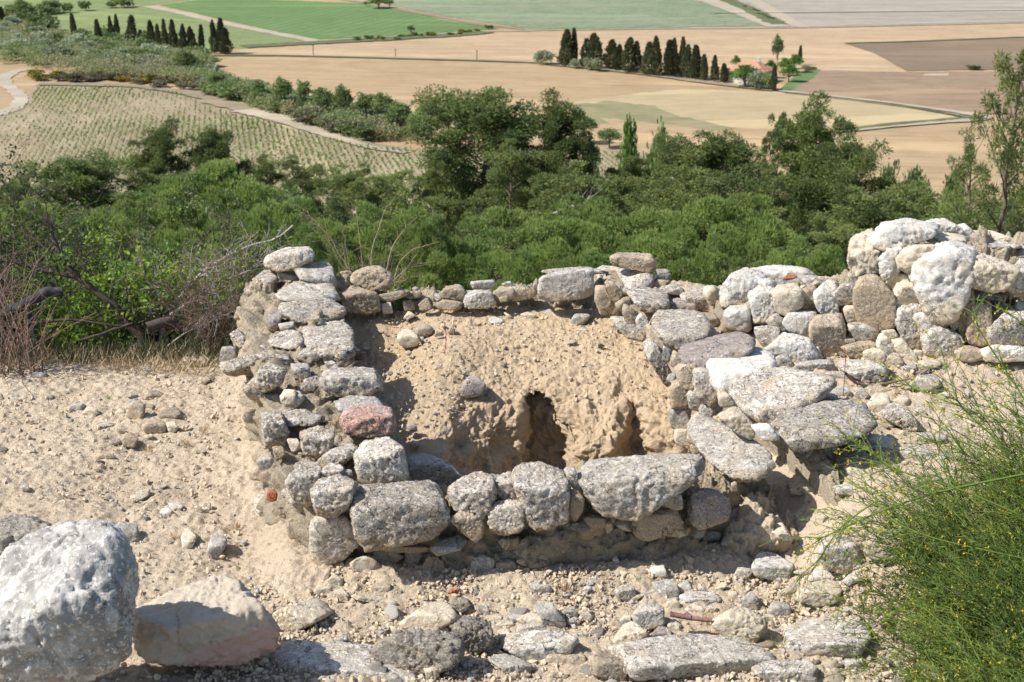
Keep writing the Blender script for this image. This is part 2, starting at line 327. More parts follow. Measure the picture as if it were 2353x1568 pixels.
def make_stone(name, pg, place, t, kind, parent=None, amp=1.0, p=40, seed=None, grow=1.0):
    global NST; NST += 1
    seed = seed or NST; rng = np.random.default_rng(seed)
    c2 = (pg.min(0) + pg.max(0)) / 2 * .5 + pg.mean(0) * .5; hpx = np.ptp(pg[:, 1]); wpx = np.ptp(pg[:, 0])
    a = PITCH + math.atan((c2[1] - CY) / F)
    if place[0] == 'z': c = atZ(c2[0], c2[1], float(place[1:])); 
    elif place[0] == 'y': c = atY(c2[0], c2[1], float(place[1:]))
    elif place[0] == 'f':                                            # on the inner face of the right wall
        d = ray(*c2); tt = (.43 + 2.1) / (d[0] + .3 * d[1]); c = CAM + d * tt; c[0] += .015; grow *= 1.25
    else:
        surf = zi if place[0] == 'i' else zg
        c = march(c2[0], c2[1], surf, 0); V = hpx * np.dot(c - CAM, FW) / F
        c = march(c2[0], c2[1], surf, (1 - t) * V / math.cos(a) * (float(place[1:]) if len(place) > 1 else .36))
    depth = np.dot(c - CAM, FW); V = hpx * depth / F; W = wpx * depth / F
    Dp = max(t * V / math.sin(a), .35 * min(W, V)); Hh = max((1 - t) * V / math.cos(a), .2 * V)
    Dp = min(Dp, 1.9 * max(W, V * 1.0))
    pls = []
    k = len(pg)
    for i in range(k):
        n = norm(np.cross(ray(*pg[i]), ray(*pg[(i + 1) % k]))); h = np.dot(n, CAM - c)
        if h < 0: n, h = -n, -h
        pls.append([*n, max(h * grow, .004)])
    def add(n, h):
        n = norm(np.array(n) + rng.normal(size=3) * np.array([.16, .10, .10])); pls.append([*n, h])
    s = 1.06
    add((0, 0, 1), Hh / 2 * s); add((0, 0, -1), Hh / 2 * s); add((0, -1, 0), Dp / 2 * s); add((0, 1, 0), Dp / 2 * s)
    for q in range(3):                                               # broken corners
        n = norm(np.array([rng.uniform(-1, 1), rng.uniform(-1, .2), rng.uniform(-.2, 1)])); ext = np.abs(n) @ np.array([W, Dp, Hh]) / 2
        pls.append([*n, ext * rng.uniform(.88, .99)])
    for n, fr in EXTRA: n = norm(np.array(n)); pls.append([*n, np.abs(n) @ np.array([W, Dp, Hh]) / 2 * fr])
    pls = np.array(pls); size = max(W, V) / 2
    px = max(wpx, hpx); lvl = 6 if px > 260 else 5 if px > 75 else 4 if px > 26 else 3
    rc = norm(ray(*c2)); Xv = norm(np.cross(rc, [0, 0, 1])); Uv = np.cross(Xv, rc); sc = np.linalg.norm(c - CAM)
    bx = (pg.min(0) + pg.max(0)) / 2 - c2; k2 = depth / F
    P, Fc = rock_surface(pls, size, lvl, seed, p, amp, .15 if kind in ('boulder', 'pink', 'white') else .6, (Xv, Uv, W * (1.03 + (grow - 1) * .7), V * (1.03 + (grow - 1) * .7), (bx[0] * k2, -bx[1] * k2)), .65 if kind == 'boulder' else .9 if kind == 'pink' else 1.0)
    return obj(name, mesh_arr(name, P, Fc, MR[kind]), parent, c)
NST = 0; EXTRA = []
# ---------------------------------------------------------------- earth cores of the walls
def core(name, rings, parent, nu=240, seed=3, amp=.035, mat=None):
    """rings: list of closed cross sections (same point count) along the wall, resampled into one lumpy solid"""
    Rg = np.array(rings, float); L = len(Rg); s = np.linspace(0, L - 1, nu); i = np.clip(s.astype(int), 0, L - 2); f = (s - i)[:, None, None]
    C_ = Rg[i] * (1 - f) + Rg[i + 1] * f
    C2 = np.concatenate([C_, C_[:, :1]], 1); seg = np.linalg.norm(np.diff(C2, axis=1), axis=2).mean(0); cs = np.concatenate([[0], np.cumsum(seg)])
    nv = 150; q = np.linspace(0, cs[-1], nv, endpoint=False); j = np.clip(np.searchsorted(cs, q, 'right') - 1, 0, len(seg) - 1); g = ((q - cs[j]) / seg[j])[None, :, None]
    V = C2[:, j] * (1 - g) + C2[:, j + 1] * g
    for _ in range(4): V = (np.roll(V, 1, 1) + V * 2 + np.roll(V, -1, 1)) / 4
    cen = V.mean(1, keepdims=True); nrm = norm(V - cen)
    ends = np.minimum(np.arange(nu), np.arange(nu)[::-1]) / 10.0; sq = np.sqrt(np.clip(1 - (1 - np.clip(ends, 0, 1)) ** 2, .0, 1))[:, None, None]
    V = cen + (V - cen) * (.25 + .75 * sq)
    d = amp * (1.3 * fbm(V * 5, 2, seed) + 1.1 * fbm(V * 15, 3, seed + 1, .6)) + .015 * fbm(V * 60, 2, seed + 2) - .016 * np.abs(fbm(V * 28, 2, seed + 7))
    d = d + amp * .8 * np.abs(fbm(V * 11, 2, seed + 5))
    V = V + nrm * d[..., None]
    me_f = []
    fa = np.arange((nu - 1) * nv).reshape(nu - 1, nv); a = fa; b = np.roll(fa, -1, 1)
    Q = np.stack([a, a + nv, b + nv, b], -1).reshape(-1, 4)
    return obj(name, mesh_arr(name, V.reshape(-1, 3), Q, mat or MORTAR), parent)
def embed(parent, me_obj, n, box, smin, smax, kinds, seed, nz=-.2):
    """small stones sticking out of the earth core, where its surface faces out"""
    me = me_obj.data; nv = len(me.vertices); co = np.zeros(nv * 3); me.vertices.foreach_get('co', co); co = co.reshape(-1, 3)
    no = np.zeros(nv * 3); me.vertices.foreach_get('normal', no); no = no.reshape(-1, 3); rg = np.random.default_rng(seed)
    ok = np.where((co[:, 0] > box[0]) & (co[:, 0] < box[1]) & (co[:, 1] > box[2]) & (co[:, 1] < box[3]) & (co[:, 2] > box[4]) & (no[:, 2] > nz) & (no[:, 1] < .75))[0]
    used = []; k = 0; tries = 0
    while k < n and tries < 4000:
        tries += 1; i = rg.choice(ok); s = smin * (smax / smin) ** rg.random() ** 1.3; c = co[i]
        if any(np.linalg.norm(c - q) < (s + r) * .95 for q, r in used): continue
        used.append((c, s)); nn = no[i]
        pn = norm(rg.normal(size=(9, 3))); pls = np.concatenate([pn, rg.uniform(.55, .95, (9, 1)) * s], 1)
        P, Fc = rock_surface(pls, s, 4 if s > .03 else 3, seed * 50 + k, 20, 1.3); P = P * np.array([1.1, .9, .75])
        obj('stone', mesh_arr('stone', P, Fc, MR[kinds[rg.integers(len(kinds))]]), parent, c + nn * s * .06); k += 1
def sec(bo, to, ti, bi, y, zt, zo=-.15, zin=-.15, bow=0):
    return [(bo, y, zo), ((bo * 2 + to) / 3, y, zt * .35), (to, y, zt), ((to + ti) / 2, y, zt + .015), (ti, y, zt), (bi, y, zin)]
# ---------------------------------------------------------------- the ruined enclosure: four walls
def wall_stones(parent, spec, name='stone', grow=1.0):
    for line in spec.strip().splitlines():
        f = [q.strip() for q in line.split('|')]
        make_stone(name, poly(f[0], f[1]), f[2], float(f[3]), f[4], parent, *( [float(f[5])] if len(f) > 5 else []), grow=grow)
lw = empty('rubble_wall', (0, 0, 0), 'grey rubble wall on the left side of the enclosure, topped with flat lichen-covered slabs', 'wall')
c1 = core('mortar', [sec(-.80, -.78, -.45, -.38, 4.80, .26), sec(-.96, -.95, -.58, -.53, 5.3, .31), sec(-1.10, -1.08, -.67, -.63, 5.8, .33),
                sec(-1.28, -1.26, -.84, -.78, 6.5, .36), sec(-1.40, -1.38, -.97, -.92, 7.1, .37), sec(-1.46, -1.44, -1.10, -1.06, 7.55, .36)], lw, 300, 3, .034)
wall_stones(lw, '''
A|545,260 700,185 780,195 830,260 870,400 600,350|z0.47|.8|lichw|.7
A|400,350 560,320 850,350 905,490 700,515 420,480|z0.45|.8|lichw|.7
A|450,520 650,495 900,480 948,600 800,675 560,655 430,590|z0.44|.7|lich|.8
A|600,710 900,645 990,720 1015,900 990,970 800,955 640,860|z0.41|.6|lich
A|310,640 400,545 458,600 410,740 330,720|z0.41|.4|purple
A|150,430 300,300 400,320 405,540 290,590 165,520|z0.35|.3|tan|1.4
A|215,330 330,255 390,260 420,340 300,400|z0.43|.6|lichw
A|340,780 480,720 610,740 620,860 520,890 340,870|z0.41|.7|lich
A|420,680 540,660 545,700 440,735|z0.44|.5|lichw
A|650,640 720,610 765,650 700,672|z0.48|.4|tan
A|740,1170 790,1050 1140,1015 1205,1070 1238,1210 1100,1255 840,1255|z0.41|.5|lich
A|215,1170 270,1040 350,985 490,1050 450,1150 310,1215|z0.39|.4|lichw|1.4
A|590,1190 620,1120 745,1085 770,1130 680,1230|z0.39|.4|lich|1.3
A|860,1290 1000,1235 1180,1240 1262,1330 900,1400|z0.38|.6|grey
A|430,1250 470,1190 560,1200 560,1320 440,1310|z0.39|.4|cream
A|500,1230 580,1205 622,1270 560,1335 470,1330|z0.38|.4|grey
A|240,920 350,880 500,900 510,1000 330,1010|z0.38|.5|lich|1.3
A|590,900 680,850 760,950 640,1000 560,960|z0.39|.4|lichw|1.3
A|520,1000 650,985 670,1100 560,1120|z0.38|.4|grey
A|150,760 250,730 340,790 310,890 190,910|y6.75|.15|tan|1.2
A|150,560 210,530 290,560 330,640 250,700 170,680|y6.95|.2|tan|1.4
A|190,690 290,660 340,720 280,780 200,760|y6.85|.2|lichw|1.4
A|280,880 380,850 420,900 330,950|z.33|.4|grey|1.3
A|140,960 240,960 260,1100 180,1130|y6.35|.2|tan|1.4
A|200,1230 300,1220 330,1330 240,1380|y6.1|.2|tan|1.4
A|330,1420 430,1390 470,1450 380,1500|z.31|.4|lich|1.3
A|120,680 160,640 190,740 150,770|y6.9|.2|cream
A|150,900 220,880 250,960 190,1000|y6.5|.2|tan
A|780,975 840,965 880,990 860,1030 800,1020|z0.38|.4|lichw
A|765,935 800,925 812,965 775,975|z0.39|.3|grey
D|900,220 925,80 1100,30 1300,60 1345,150 1335,285 1150,305 940,275|z0.41|.45|red
D|290,130 430,90 505,260 460,390 310,370|z0.36|.35|lich|1.3
D|440,100 600,70 780,130 700,190 500,210|z0.39|.6|lich|1.3
D|590,250 750,200 865,260 850,370 720,460 600,420|z0.39|.4|lich|1.2
D|725,480 830,400 1015,345 1025,440 940,500 780,530|z0.38|.5|lichw|1.1
D|245,480 330,430 385,480 350,530 270,545|z0.31|.3|grey
D|375,370 450,360 480,430 400,480|z0.32|.3|tan
D|490,300 570,300 600,370 530,410|z0.35|.3|cream
D|475,650 530,550 700,500 765,540 700,740 665,835 530,765|z0.34|.3|lichw
D|670,690 760,610 900,585 1045,640 1040,700 980,820 830,925 730,890|z0.35|.35|lich
D|1005,430 1110,295 1280,290 1400,370 1435,570 1405,655 1060,685 1035,500|z0.39|.45|lichw
D|745,560 830,495 935,525 910,590 790,610|z0.39|.5|lich
D|905,560 990,545 1000,600 920,600|z0.38|.4|grey
D|270,570 400,530 500,530 480,620 340,675 275,620|y5.35|.3|tan|1.3
D|655,1190 660,960 730,880 950,890 1010,970 1060,1110 920,1230 710,1315|y4.76|.14|lichw|.8
D|480,950 600,900 665,940 668,1190 590,1150 500,1060|y4.90|.18|tan
D|320,780 330,720 380,698 412,740 400,790 360,800|y5.0|.3|brick
D|440,740 480,730 490,760 450,770|y5.0|.3|grey
D|420,840 500,880 480,930 430,920|y5.0|.2|tan
''')
fw = empty('rubble_wall', (0, 0, 0), 'low rubble wall across the front of the enclosure, big dark lichen blocks over small stones', 'wall')
fr = []
for x, y0, y1, zt in ((-.80, 4.90, 5.08, .20), (-.5, 4.82, 5.03, .25), (-.1, 4.75, 5.02, .25), (.3, 4.78, 5.04, .26), (.65, 4.88, 5.08, .26), (.86, 4.98, 5.15, .24), (1.02, 5.05, 5.25, .18)):
    yf = pl(x, FOOT); fr.append([(x, yf, -.12), (x, yf + .015, .1), (x, y0 + .03, zt), (x, (y0 + y1) / 2, zt + .02), (x, y1, zt), (x, y1 + .05, -.45)])
c2 = core('mortar', fr, fw, 280, 11, .030)
wall_stones(fw, '''
D|975,800 1010,700 1080,675 1650,640 1745,700 1775,950 1755,1045 1500,1055 1120,1175 1040,1080 985,890|y4.71|.36|lich|.7
D|1745,690 1800,640 1950,565 2090,590 2140,700 2090,850 1970,960 1780,840|y4.77|.4|lich
D|1765,940 1880,860 2025,960 2020,1060 1965,1115 1795,1000|y4.67|.2|tan
D|2110,620 2230,555 2310,640 2340,780 2250,820 2130,800|y4.81|.35|lich
D|2055,830 2150,780 2335,790 2350,1020 2200,1065 2060,1000|y4.69|.25|lich
E|75,540 130,510 300,488 480,530 555,700 545,900 500,1025 280,1015 200,935 130,700|y4.75|.33|lich|.8
E|500,545 580,515 655,730 630,760 540,640|y4.77|.25|lich
E|545,730 590,700 662,780 650,870 590,950 545,900|y4.71|.2|tan
E|598,540 680,460 900,430 1330,408 1580,425 1590,470 1450,640 1200,770 1030,890 980,945 740,895 670,700|y4.83|.42|lichw|.7
E|1240,760 1300,725 1425,730 1435,840 1400,862 1250,820|y4.77|.25|lich
E|1090,810 1190,780 1200,810 1100,835|y4.75|.3|tan
E|1415,640 1460,608 1500,640 1480,690 1430,690|y4.79|.3|grey
E|1025,940 1050,860 1200,815 1400,850 1440,1000 1130,1105 1035,1020|y4.81|.28|tan
E|1455,830 1520,710 1640,695 1790,790 1808,880 1780,950 1560,1020 1480,950|y4.85|.3|purple|.8
E|1690,735 1770,750 1792,830 1740,850|y4.83|.2|grey
E|550,980 590,945 632,975 605,1035 560,1015|y4.77|.3|grey
E|645,920 740,895 840,940 830,1000 720,1010|y4.75|.3|tan
E|820,950 870,940 885,1010 840,1050|y4.75|.3|tan
E|1090,1060 1250,1040 1300,1090 1150,1110|y4.85|.3|tan
D|1245,1150 1420,1120 1608,1140 1595,1190 1430,1200 1280,1180|y4.71|.45|tan
D|1608,1165 1700,1100 1835,1058 1892,1105 1840,1170 1650,1220|y4.69|.55|grey
D|1490,1400 1560,1280 1620,1185 1700,1270 1745,1440 1600,1490|y4.73|.12|tan
D|1910,1350 1950,1250 1995,1205 2125,1270 2115,1395 2000,1390|y4.72|.2|grey
D|2118,1400 2125,1245 2240,1250 2325,1375 2150,1420|y4.73|.2|tan
D|1735,1440 1800,1368 1900,1440 1880,1460|y4.73|.3|tan
D|1915,1400 2000,1380 2070,1410 2060,1440 1930,1440|y4.73|.3|tan
D|980,1290 1060,1225 1160,1230 1215,1290 1140,1355 1000,1345|y4.71|.25|cream
D|1240,1190 1320,1180 1400,1230 1330,1280 1250,1260|y4.77|.2|tan
D|1400,1180 1560,1200 1500,1300 1430,1320|y4.78|.2|tan
D|1260,1320 1350,1310 1370,1370 1290,1380|y4.75|.3|tan
D|1700,1230 1850,1190 1920,1240 1850,1300 1730,1310|y4.78|.2|tan
D|1960,1120 2080,1090 2110,1150 2020,1170|y4.81|.3|grey
D|2140,1100 2200,1070 2260,1110 2200,1180|y4.75|.3|tan
D|2240,1160 2340,1130 2350,1210 2280,1220|y4.83|.25|grey
E|80,1150 240,1130 280,1170 230,1230 100,1210|y4.75|.3|tan
E|235,1160 490,1095 595,1140 540,1190 350,1215|y4.77|.55|tan
E|285,1235 330,1205 382,1225 380,1290 325,1312|y4.73|.2|tan
E|380,1210 500,1180 560,1200 470,1260 390,1260|y4.81|.3|tan
E|400,950 500,1010 480,1060 380,1060|y4.85|.3|tan
D|1105,1365 1150,1350 1190,1370 1170,1405 1120,1400|y4.71|.4|tan
D|1200,1380 1240,1365 1262,1400 1240,1430 1210,1425|y4.71|.3|cream
D|1440,1330 1500,1330 1490,1380 1440,1370|y4.77|.3|cream
''')
rw = empty('rubble_wall', (0, 0, 0), 'wall on the right side of the enclosure, broad flat blocks over a coursed pale stone face', 'wall')
rr = []
for y in (4.78, 5.0, 5.5, 6.0, 6.5, 7.1, 7.45):
    x = .43 + (7.0 - y) * .30; zt = .12 if y < 4.9 else .26 if y < 5.3 else .33; w_ = .10 if y < 4.9 else .20 if y < 5.1 else .42
    rr.append([(x + .22, y, -.62), (x + .20, y, .0), (x + .18, y, zt), (x + .185 + w_ * .2, y, zt + .02), (x + .09 + w_ * .7, y, zt), (x + .09 + w_ * .8, y, -.2)])
c3 = core('mortar', rr, rw, 300, 23, .02)
c3b = core('mortar', [[(x, y - .14, -.1), (x, y - .17, .1), (x, y - .1, zt), (x, y, zt + .02), (x, y + .15, zt), (x, y + .2, -.3)]
                for x, y, zt in ((.80, 5.03, .10), (.88, 5.01, .18), (.97, 5.01, .19), (1.05, 5.04, .12), (1.12, 5.08, .02))], rw, 120, 31, .028, SOIL)
wall_stones(rw, '''
B|725,285 830,228 1000,250 1235,300 1190,395 960,445 850,345|z.44|.7|lich|.8
B|820,260 1000,255 1040,300 960,440 900,400|z.44|.6|tan|.8
B|1000,440 1150,395 1290,390 1322,550 1180,585 1100,565|z.44|.7|lich|.7
B|1180,610 1250,570 1560,568 1675,720 1640,750 1430,775 1405,875 1260,800 1200,700|z.44|.62|lich|.7
B|1415,800 1560,750 1880,738 1982,800 1960,860 1720,900 1640,1000 1620,1095 1440,955|z.44|.6|purple|.7
B|1630,970 1700,905 1990,858 2140,935 2150,1000 1960,1060 1860,1240 1720,1160 1640,1060|z.44|.6|white|.7
G|65,105 200,0 300,-54 520,-40 800,10 845,90 700,220 420,455 300,335 100,190|z.43|.55|lich|.7
G|400,375 500,300 900,180 1085,235 1165,375 1060,445 900,465 700,600 600,600 430,450|z.42|.6|lich|.7
G|600,580 700,490 880,480 885,590 830,660 730,692 640,640|z.30|.4|lichw
E|1590,150 1700,200 1900,290 2110,400 2105,560 2010,618 1890,605 1650,455 1480,250|z.36|.72|lichw|.7
B|740,400 840,440 905,520 890,600 790,605 735,500|f|.15|tan
B|810,345 930,440 905,490 830,460|f|.15|tan
B|890,520 980,475 990,520 950,580|f|.15|tan
B|870,640 1040,680 1115,800 980,765|f|.15|lichw
B|945,540 1050,600 1040,670 955,620|f|.15|tan
B|1045,610 1130,680 1125,770 1060,710|f|.15|lichw
B|1130,700 1245,790 1262,890 1140,805|f|.15|tan
B|1255,870 1315,860 1305,970 1270,940|f|.15|grey
B|1315,900 1435,960 1385,1025 1320,985|f|.15|tan
B|1115,830 1200,880 1335,1070 1300,1135 1130,935|f|.15|lichw
B|1350,1040 1480,975 1512,1090 1480,1190 1400,1130|f|.15|tan
B|1285,1090 1350,1070 1345,1145 1300,1145|f|.15|grey
B|1500,1060 1560,1050 1695,1185 1630,1305 1510,1200|f|.15|lichw
B|1320,1180 1440,1125 1462,1225 1450,1315 1340,1330|f|.15|tan
B|1445,1240 1540,1210 1562,1335 1480,1355|f|.15|lichw
B|1310,1330 1460,1365 1440,1485 1340,1475|f|.15|grey
B|1545,1320 1645,1355 1600,1445 1540,1400|f|.15|lichw
E|1455,140 1560,110 1615,160 1600,335 1475,315|f|.15|lichw
E|1315,80 1420,85 1455,170 1430,235 1340,195|f|.15|grey
E|1350,240 1450,270 1460,370 1360,340|f|.15|cream
E|1480,350 1550,380 1540,420 1470,415|f|.2|tan
E|1710,130 1850,60 1995,200 1990,300 1850,235|y5.12|.3|cream
E|1970,200 2100,185 2190,300 2060,320|y5.05|.3|white
B|1700,1180 1800,1250 1860,1330 1720,1330|y5.3|.3|cream
B|1190,370 1260,308 1335,355 1260,400|z.44|.4|tan
B|1255,380 1380,365 1440,410 1400,450 1300,440|z.44|.4|lich
B|1415,440 1480,390 1630,395 1662,470 1655,575 1560,560 1430,490|z.40|.35|lich|.8
B|1315,540 1400,478 1550,530 1545,582 1400,578|z.38|.4|purple
B|1310,440 1400,445 1410,500 1330,520|z.38|.3|tan
B|1225,255 1300,248 1342,300 1310,335 1240,310|z.44|.3|grey
B|1540,590 1680,600 1730,680 1660,700|z.38|.4|tan
B|1000,232 1210,205 1212,275 1020,282|z.46|.2|tan
B|2155,940 2240,918 2305,1000 2300,1032 2170,1025|z.36|.3|grey
B|1880,820 1960,810 1980,850 1900,880|z.40|.3|lich
B|2060,890 2140,900 2160,960 2120,960|z.38|.3|grey
E|1810,650 1860,640 1860,720 1815,720|y4.75|.2|tan
E|2100,490 2140,470 2165,520 2130,545|y4.85|.2|grey
''', grow=1.06)
bw = empty('rubble_wall', (0, 0, 0), 'crumbling low wall of earthy stones along the back of the enclosure', 'wall')
br = []
for x, y, zt in ((-1.0, 7.2, .42), (-.75, 7.2, .36), (-.45, 7.2, .33), (-.2, 7.22, .32), (.05, 7.25, .36), (.25, 7.25, .34), (.5, 7.25, .40), (.66, 7.3, .40)):
    br.append([(x, y - .04, .1), (x, y - .05, .25), (x, y, zt), (x, y + .1, zt + .02), (x, y + .2, zt), (x, y + .3, -.3)])
c4 = core('mortar', br, bw, 200, 41, .028)
wall_stones(bw, '''
A|870,440 1000,375 1190,430 1215,580 1100,612 940,590 875,500|y7.12|.2|tan
A|1200,450 1260,415 1440,420 1450,490 1300,505 1210,500|y7.14|.3|tan
A|1380,430 1530,420 1550,465 1450,485|y7.18|.3|tan
A|1515,530 1580,475 1622,540 1610,572 1530,575|y7.10|.2|tan
A|1690,430 1750,380 1830,368 1905,430 1860,505 1700,475|y7.18|.3|tan
A|1650,530 1710,485 1865,510 1850,572 1680,572|y7.10|.2|tan
A|1865,530 1905,410 2080,430 2128,530 2050,562 1890,562|y7.12|.25|grey
A|2100,430 2170,380 2270,400 2280,470 2130,500|y7.16|.3|tan
A|2170,365 2230,343 2272,375 2200,395|y7.2|.3|grey
A|1225,520 1300,510 1315,595 1240,600|y7.1|.2|cream
A|1390,500 1480,490 1490,570 1410,580|y7.14|.2|tan
B|40,400 120,370 280,420 285,480 100,500|y7.18|.3|tan
B|-10,470 60,458 65,500 0,510|y7.1|.2|tan
B|298,400 310,315 460,265 720,235 735,440 620,482 380,505 305,470|y7.08|.18|grey|.6
B|700,500 740,480 768,560 720,570|i|.2|tan
B|330,280 480,258 850,228 850,280 400,310|y7.2|.5|lich|.6
''')
rub = empty('dry_stone_wall', (0, 0, 0), 'tumbled dry stone wall of white limestone boulders at the right edge', 'wall')
rb = []
for x, zt in ((1.0, .42), (1.3, .50), (1.6, .48), (1.85, .62), (2.1, .74), (2.5, .72), (2.9, .7), (3.4, .7)):
    y = 6.62 - .04 * (x - 1)
    y -= .11
    rb.append([(x, y - .05, .2), (x, y, .35), (x, y + .08, zt), (x, y + .25, zt + .03), (x, y + .45, zt), (x, y + .7, -.2)])
c5 = core('mortar', rb, rub, 280, 51, .05)
wall_stones(rub, '''
R|-15,600 60,500 190,442 260,470 330,560 150,690 -10,740|y6.75|.3|white
R|200,460 440,418 620,455 690,505 560,560 340,570 240,540|y6.85|.4|white
R|195,650 300,580 400,620 420,800 340,860 240,850 200,750|y6.55|.2|white
R|270,540 400,520 420,620 330,650|y6.6|.2|white
R|380,650 430,570 560,560 615,640 600,740 500,805 430,785|y6.48|.25|cream
R|590,620 700,575 735,650 710,770 610,755|y6.56|.2|tan
R|600,500 760,500 900,520 800,590 640,590|y6.75|.4|grey
R|705,630 820,540 900,570 900,860 780,785 720,730|y6.52|.2|white
R|845,650 960,555 1035,610 1020,705 920,725|y6.48|.2|lichw
R|970,490 1040,450 1065,540 1030,590|y6.65|.2|grey
R|1025,620 1060,530 1180,508 1335,680 1345,840 1290,905 1210,925 1100,885 1040,800|y6.38|.1|tan|.6
R|980,370 1000,230 1080,135 1225,140 1215,440 1110,515 1035,475|y6.58|.3|cream|1.4
R|1175,230 1260,105 1560,52 1655,130 1590,205 1380,295 1200,305|y6.55|.35|white
R|1195,290 1300,250 1380,300 1370,430 1340,560 1240,565 1210,440|y6.48|.2|white
R|1250,560 1340,460 1460,480 1440,560 1340,615|y6.45|.2|cream
R|1365,370 1420,290 1560,245 1665,280 1570,365 1440,475 1380,440|y6.42|.3|cream
R|1595,80 1710,52 1860,130 1870,175 1660,165|y6.85|.4|white
R|1815,110 1880,92 1950,150 1930,200 1840,185|y6.85|.3|white
R|1590,170 1760,162 1885,190 1870,245 1680,275 1620,240|y6.62|.4|cream
R|1945,150 2060,148 2200,190 2305,240 2200,265 1990,215|y6.85|.5|cream
R|1455,480 1540,370 1640,285 1800,245 1930,255 1900,560 1820,765 1740,885 1620,850 1540,640|y6.36|.18|white
R|1880,290 2000,215 2180,250 2300,285 2040,340 1900,355|y6.7|.5|lichw
R|1855,450 1900,370 2010,335 2150,380 2290,445 2180,615 2060,615 1920,555|y6.32|.3|cream
R|2195,570 2350,370 2420,500 2420,660 2290,635|y6.36|.3|lichw
R|2300,250 2420,240 2420,400 2350,380|y6.7|.3|white
R|1325,660 1360,570 1440,535 1535,600 1525,690 1440,735 1340,705|y6.38|.2|cream
R|1335,720 1450,740 1560,770 1600,900 1560,1060 1500,1095 1420,1000 1340,880|y6.34|.12|lichw
R|1480,830 1560,770 1645,875 1560,935|y6.30|.3|white
R|1795,760 1860,600 1935,585 1955,720 1920,985 1860,965|y6.32|.12|tan|.8
R|1930,730 2080,700 2095,900 2060,1035 1940,1045 1910,940|y6.28|.15|tan|.8
R|1770,870 1800,820 1835,840 1830,905 1790,920|y6.3|.2|cream
R|675,880 740,815 920,800 945,920 935,1135 740,1105 680,1000|y6.34|.15|tan|.8
R|465,870 520,780 720,775 710,900 640,985 540,945|y6.42|.25|white
R|335,860 400,800 510,810 512,935 400,945|y6.44|.2|lichw
R|340,1085 500,955 660,1005 765,1135 620,1190 480,1170|y6.25|.3|white
R|0,800 60,738 180,730 213,800 210,905 60,925|y6.55|.25|white
R|0,700 150,690 190,760 60,750|y6.65|.3|tan
R|1240,935 1330,918 1362,970 1300,992|y6.3|.3|cream
R|1195,1050 1230,955 1335,1050 1345,1105 1250,1110|y6.26|.25|cream
R|1315,985 1400,985 1525,1160 1420,1195 1360,1080|y6.26|.25|cream
R|1480,1090 1560,1080 1560,1140 1500,1140|y6.25|.3|cream
R|1095,1110 1180,1058 1292,1130 1240,1195 1120,1185|y6.22|.3|cream
R|1250,1170 1340,1105 1405,1185 1330,1235|y6.2|.3|cream
R|925,1060 1100,1000 1195,1040 1080,1145 960,1135|y6.28|.3|tan
R|975,900 1100,870 1215,950 1180,1015 1060,1000|y6.34|.3|lichw
R|940,985 1020,980 1030,1025 950,1025|y6.3|.3|cream
R|1550,960 1640,895 1820,915 1865,1040 1820,1155 1580,1135|y6.26|.2|lichw
R|1815,1090 1900,1050 2050,1060 2040,1135 1900,1175|y6.2|.3|tan
R|2070,920 2240,765 2420,800 2420,1060 2100,1030|y6.22|.2|lichw
R|2030,1080 2200,1030 2400,1060 2380,1160 2080,1180|y6.15|.3|white
R|935,750 1030,725 1062,850 980,875|y6.44|.2|cream
R|245,910 420,890 445,1000 330,1055 270,985|y6.4|.2|lichw
R|1970,640 2100,610 2200,640 2180,690 2040,690|y6.4|.3|grey
R|1300,620 1350,600 1340,680 1310,680|y6.5|.2|grey
R|670,1060 730,1050 760,1110 700,1110|y6.25|.3|cream
R|120,690 200,640 210,750 150,730|y6.66|.2|tan
''', grow=1.12)

embed(lw, c1, 50, (-2, -.5, 4.7, 7.6, .02), .026, .078, ['tan', 'grey', 'tan', 'lich', 'lich', 'lichw'], 301, -.3)
embed(fw, c2, 46, (-.85, 1.1, 4.6, 5.0, -.0), .02, .055, ['tan', 'cream', 'tan', 'grey'], 302, -.6)
embed(rw, c3b, 9, (.6, 1.3, 4.6, 5.2, 0), .018, .04, ['tan', 'cream', 'grey'], 303, -.3)
embed(rw, c3, 32, (.3, 1.6, 5.0, 7.3, -.25), .02, .05, ['lichw', 'cream', 'tan', 'lich'], 304, -.3)
embed(bw, c4, 36, (-1.1, .7, 7.0, 7.5, .2), .014, .035, ['tan', 'tan', 'grey'], 305, -.3)
embed(rub, c5, 42, (.9, 3.4, 6.3, 7.0, .25), .025, .08, ['white', 'cream', 'lichw', 'cream'], 306, -.4)
